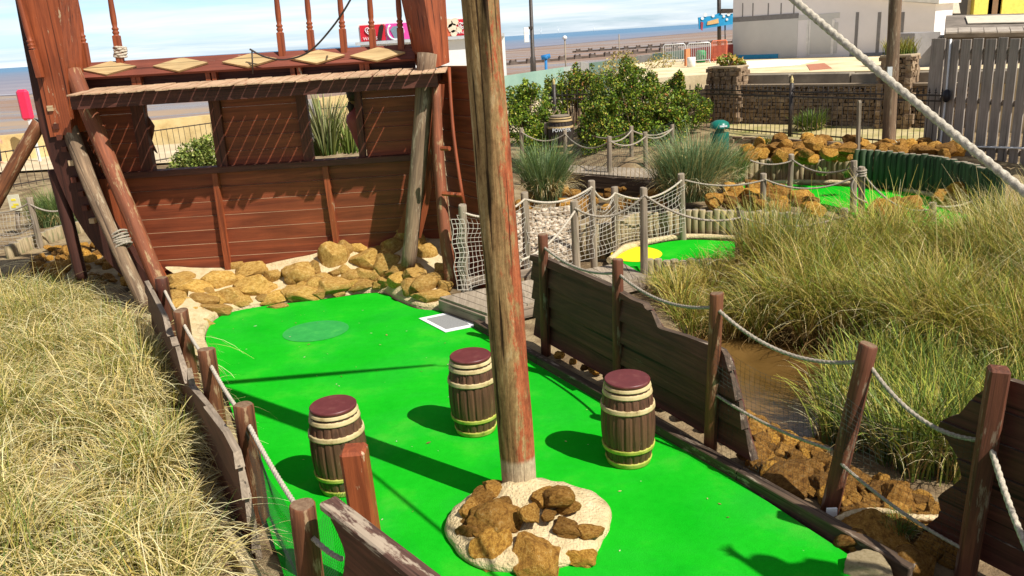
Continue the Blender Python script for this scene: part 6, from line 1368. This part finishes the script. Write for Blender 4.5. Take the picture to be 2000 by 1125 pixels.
# viewing deck the picture is taken from, with a second visitor leaning out on the right
vd=thing('viewing_deck','timber viewing deck on posts above the near end of the putting green','deck',(2,0,0))
mb=MB(); x=-2.
while x<6: mb.box((x,-2.5,2.14),(x+.13,1.1 if x<3.9 else 3.2,2.18)); x+=.14
mb.build('deck_boards',DECKM,vd)
for x,y in ((-1.9,.9),(1.5,.9),(4.1,2.9),(5.9,2.9),(5.9,-2.3),(-1.9,-2.3)): mb=MB(); mb.tube([(x,y,-.1),(x,y,2.14)],.08,8); mb.build('leg',W['post'],vd)
wp=Vector((3.88,3.45,3.36)); base=Vector((4.36,2.97,2.18)); rzv=math.atan2(wp.y-base.y,wp.x-base.x)+PI/2
inv=(Matrix.Translation(base)@Matrix.Rotation(rzv,4,'Z')).inverted(); wl_=inv@wp
wl_=Vector((-.17,-.62,1.30)) if wl_.length<0 else wl_
person('visitor in a dark top on the viewing deck reaching one arm out over the rail',tuple(base),rzv,flat('dark_cloth',(.05,.05,.06)),flat('denim_cloth',(.06,.09,.18)),flat('dark_hair',(.04,.03,.02)),reach=(1,(.17,-.36,1.22),(.10,-.68,1.18)))
# ============================================================ LIGHT + SKY
w=bpy.data.worlds.new('World'); scn.world=w; w.use_nodes=True; nt=w.node_tree; nt.nodes.clear()
SUNV=Vector((.508,-.415,.755)).normalized(); EL=math.asin(SUNV.z)
sky=nt.nodes.new('ShaderNodeTexSky'); sky.sky_type='NISHITA'; sky.sun_disc=False; sky.sun_elevation=EL; sky.sun_rotation=math.atan2(SUNV.x,SUNV.y); sky.air_density=1.; sky.dust_density=1.2; sky.ozone_density=1.5
bg=nt.nodes.new('ShaderNodeBackground'); bg.inputs[1].default_value=.05; wo=nt.nodes.new('ShaderNodeOutputWorld')
tc=nt.nodes.new('ShaderNodeTexCoord'); mp=nt.nodes.new('ShaderNodeMapping'); mp.inputs['Scale'].default_value=(1,1,16.); nt.links.new(tc.outputs['Generated'],mp.inputs[0])
cn=N(nt,'ShaderNodeTexNoise',Scale=3.6,Detail=10.,Roughness=.6,Distortion=.5); nt.links.new(mp.outputs[0],cn.inputs[0])
cf=ramp(nt,cn.outputs[0],[(.38,(0,0,0)),(.64,(1,1,1))])
sz=N(nt,'ShaderNodeSeparateXYZ'); nt.links.new(tc.outputs['Generated'],sz.inputs[0])
hz=ramp(nt,sz.outputs[2],[(0,(1,1,1)),(.14,(.0,.0,.0))]); base=mix(nt,1.,sky.outputs[0],mix(nt,hz,(.9,.92,1.0),(3.0,3.9,5.3)),'MULTIPLY'); nt.links.new(mix(nt,mix(nt,mix(nt,1.,cf,hz,'MULTIPLY'),(0,0,0),(.9,.9,.9)) if False else mix(nt,.88,(0,0,0),cf),base,mix(nt,hz,(9.,9.3,9.8),(18.5,19,19.6))),bg.inputs[0]); nt.links.new(bg.outputs[0],wo.inputs[0])
sl=bpy.data.lights.new('sun','SUN'); sl.energy=5.0; sl.angle=R(.53); sl.color=(1,.95,.86); so=bpy.data.objects.new('sun',sl); COL.objects.link(so); so.rotation_mode='QUATERNION'; so.rotation_quaternion=SUNV.to_track_quat('Z','Y'); so.location=(5,-5,20)
scn.view_settings.view_transform='Standard'; scn.view_settings.look='None'; scn.view_settings.gamma=1; scn.view_settings.exposure=.38
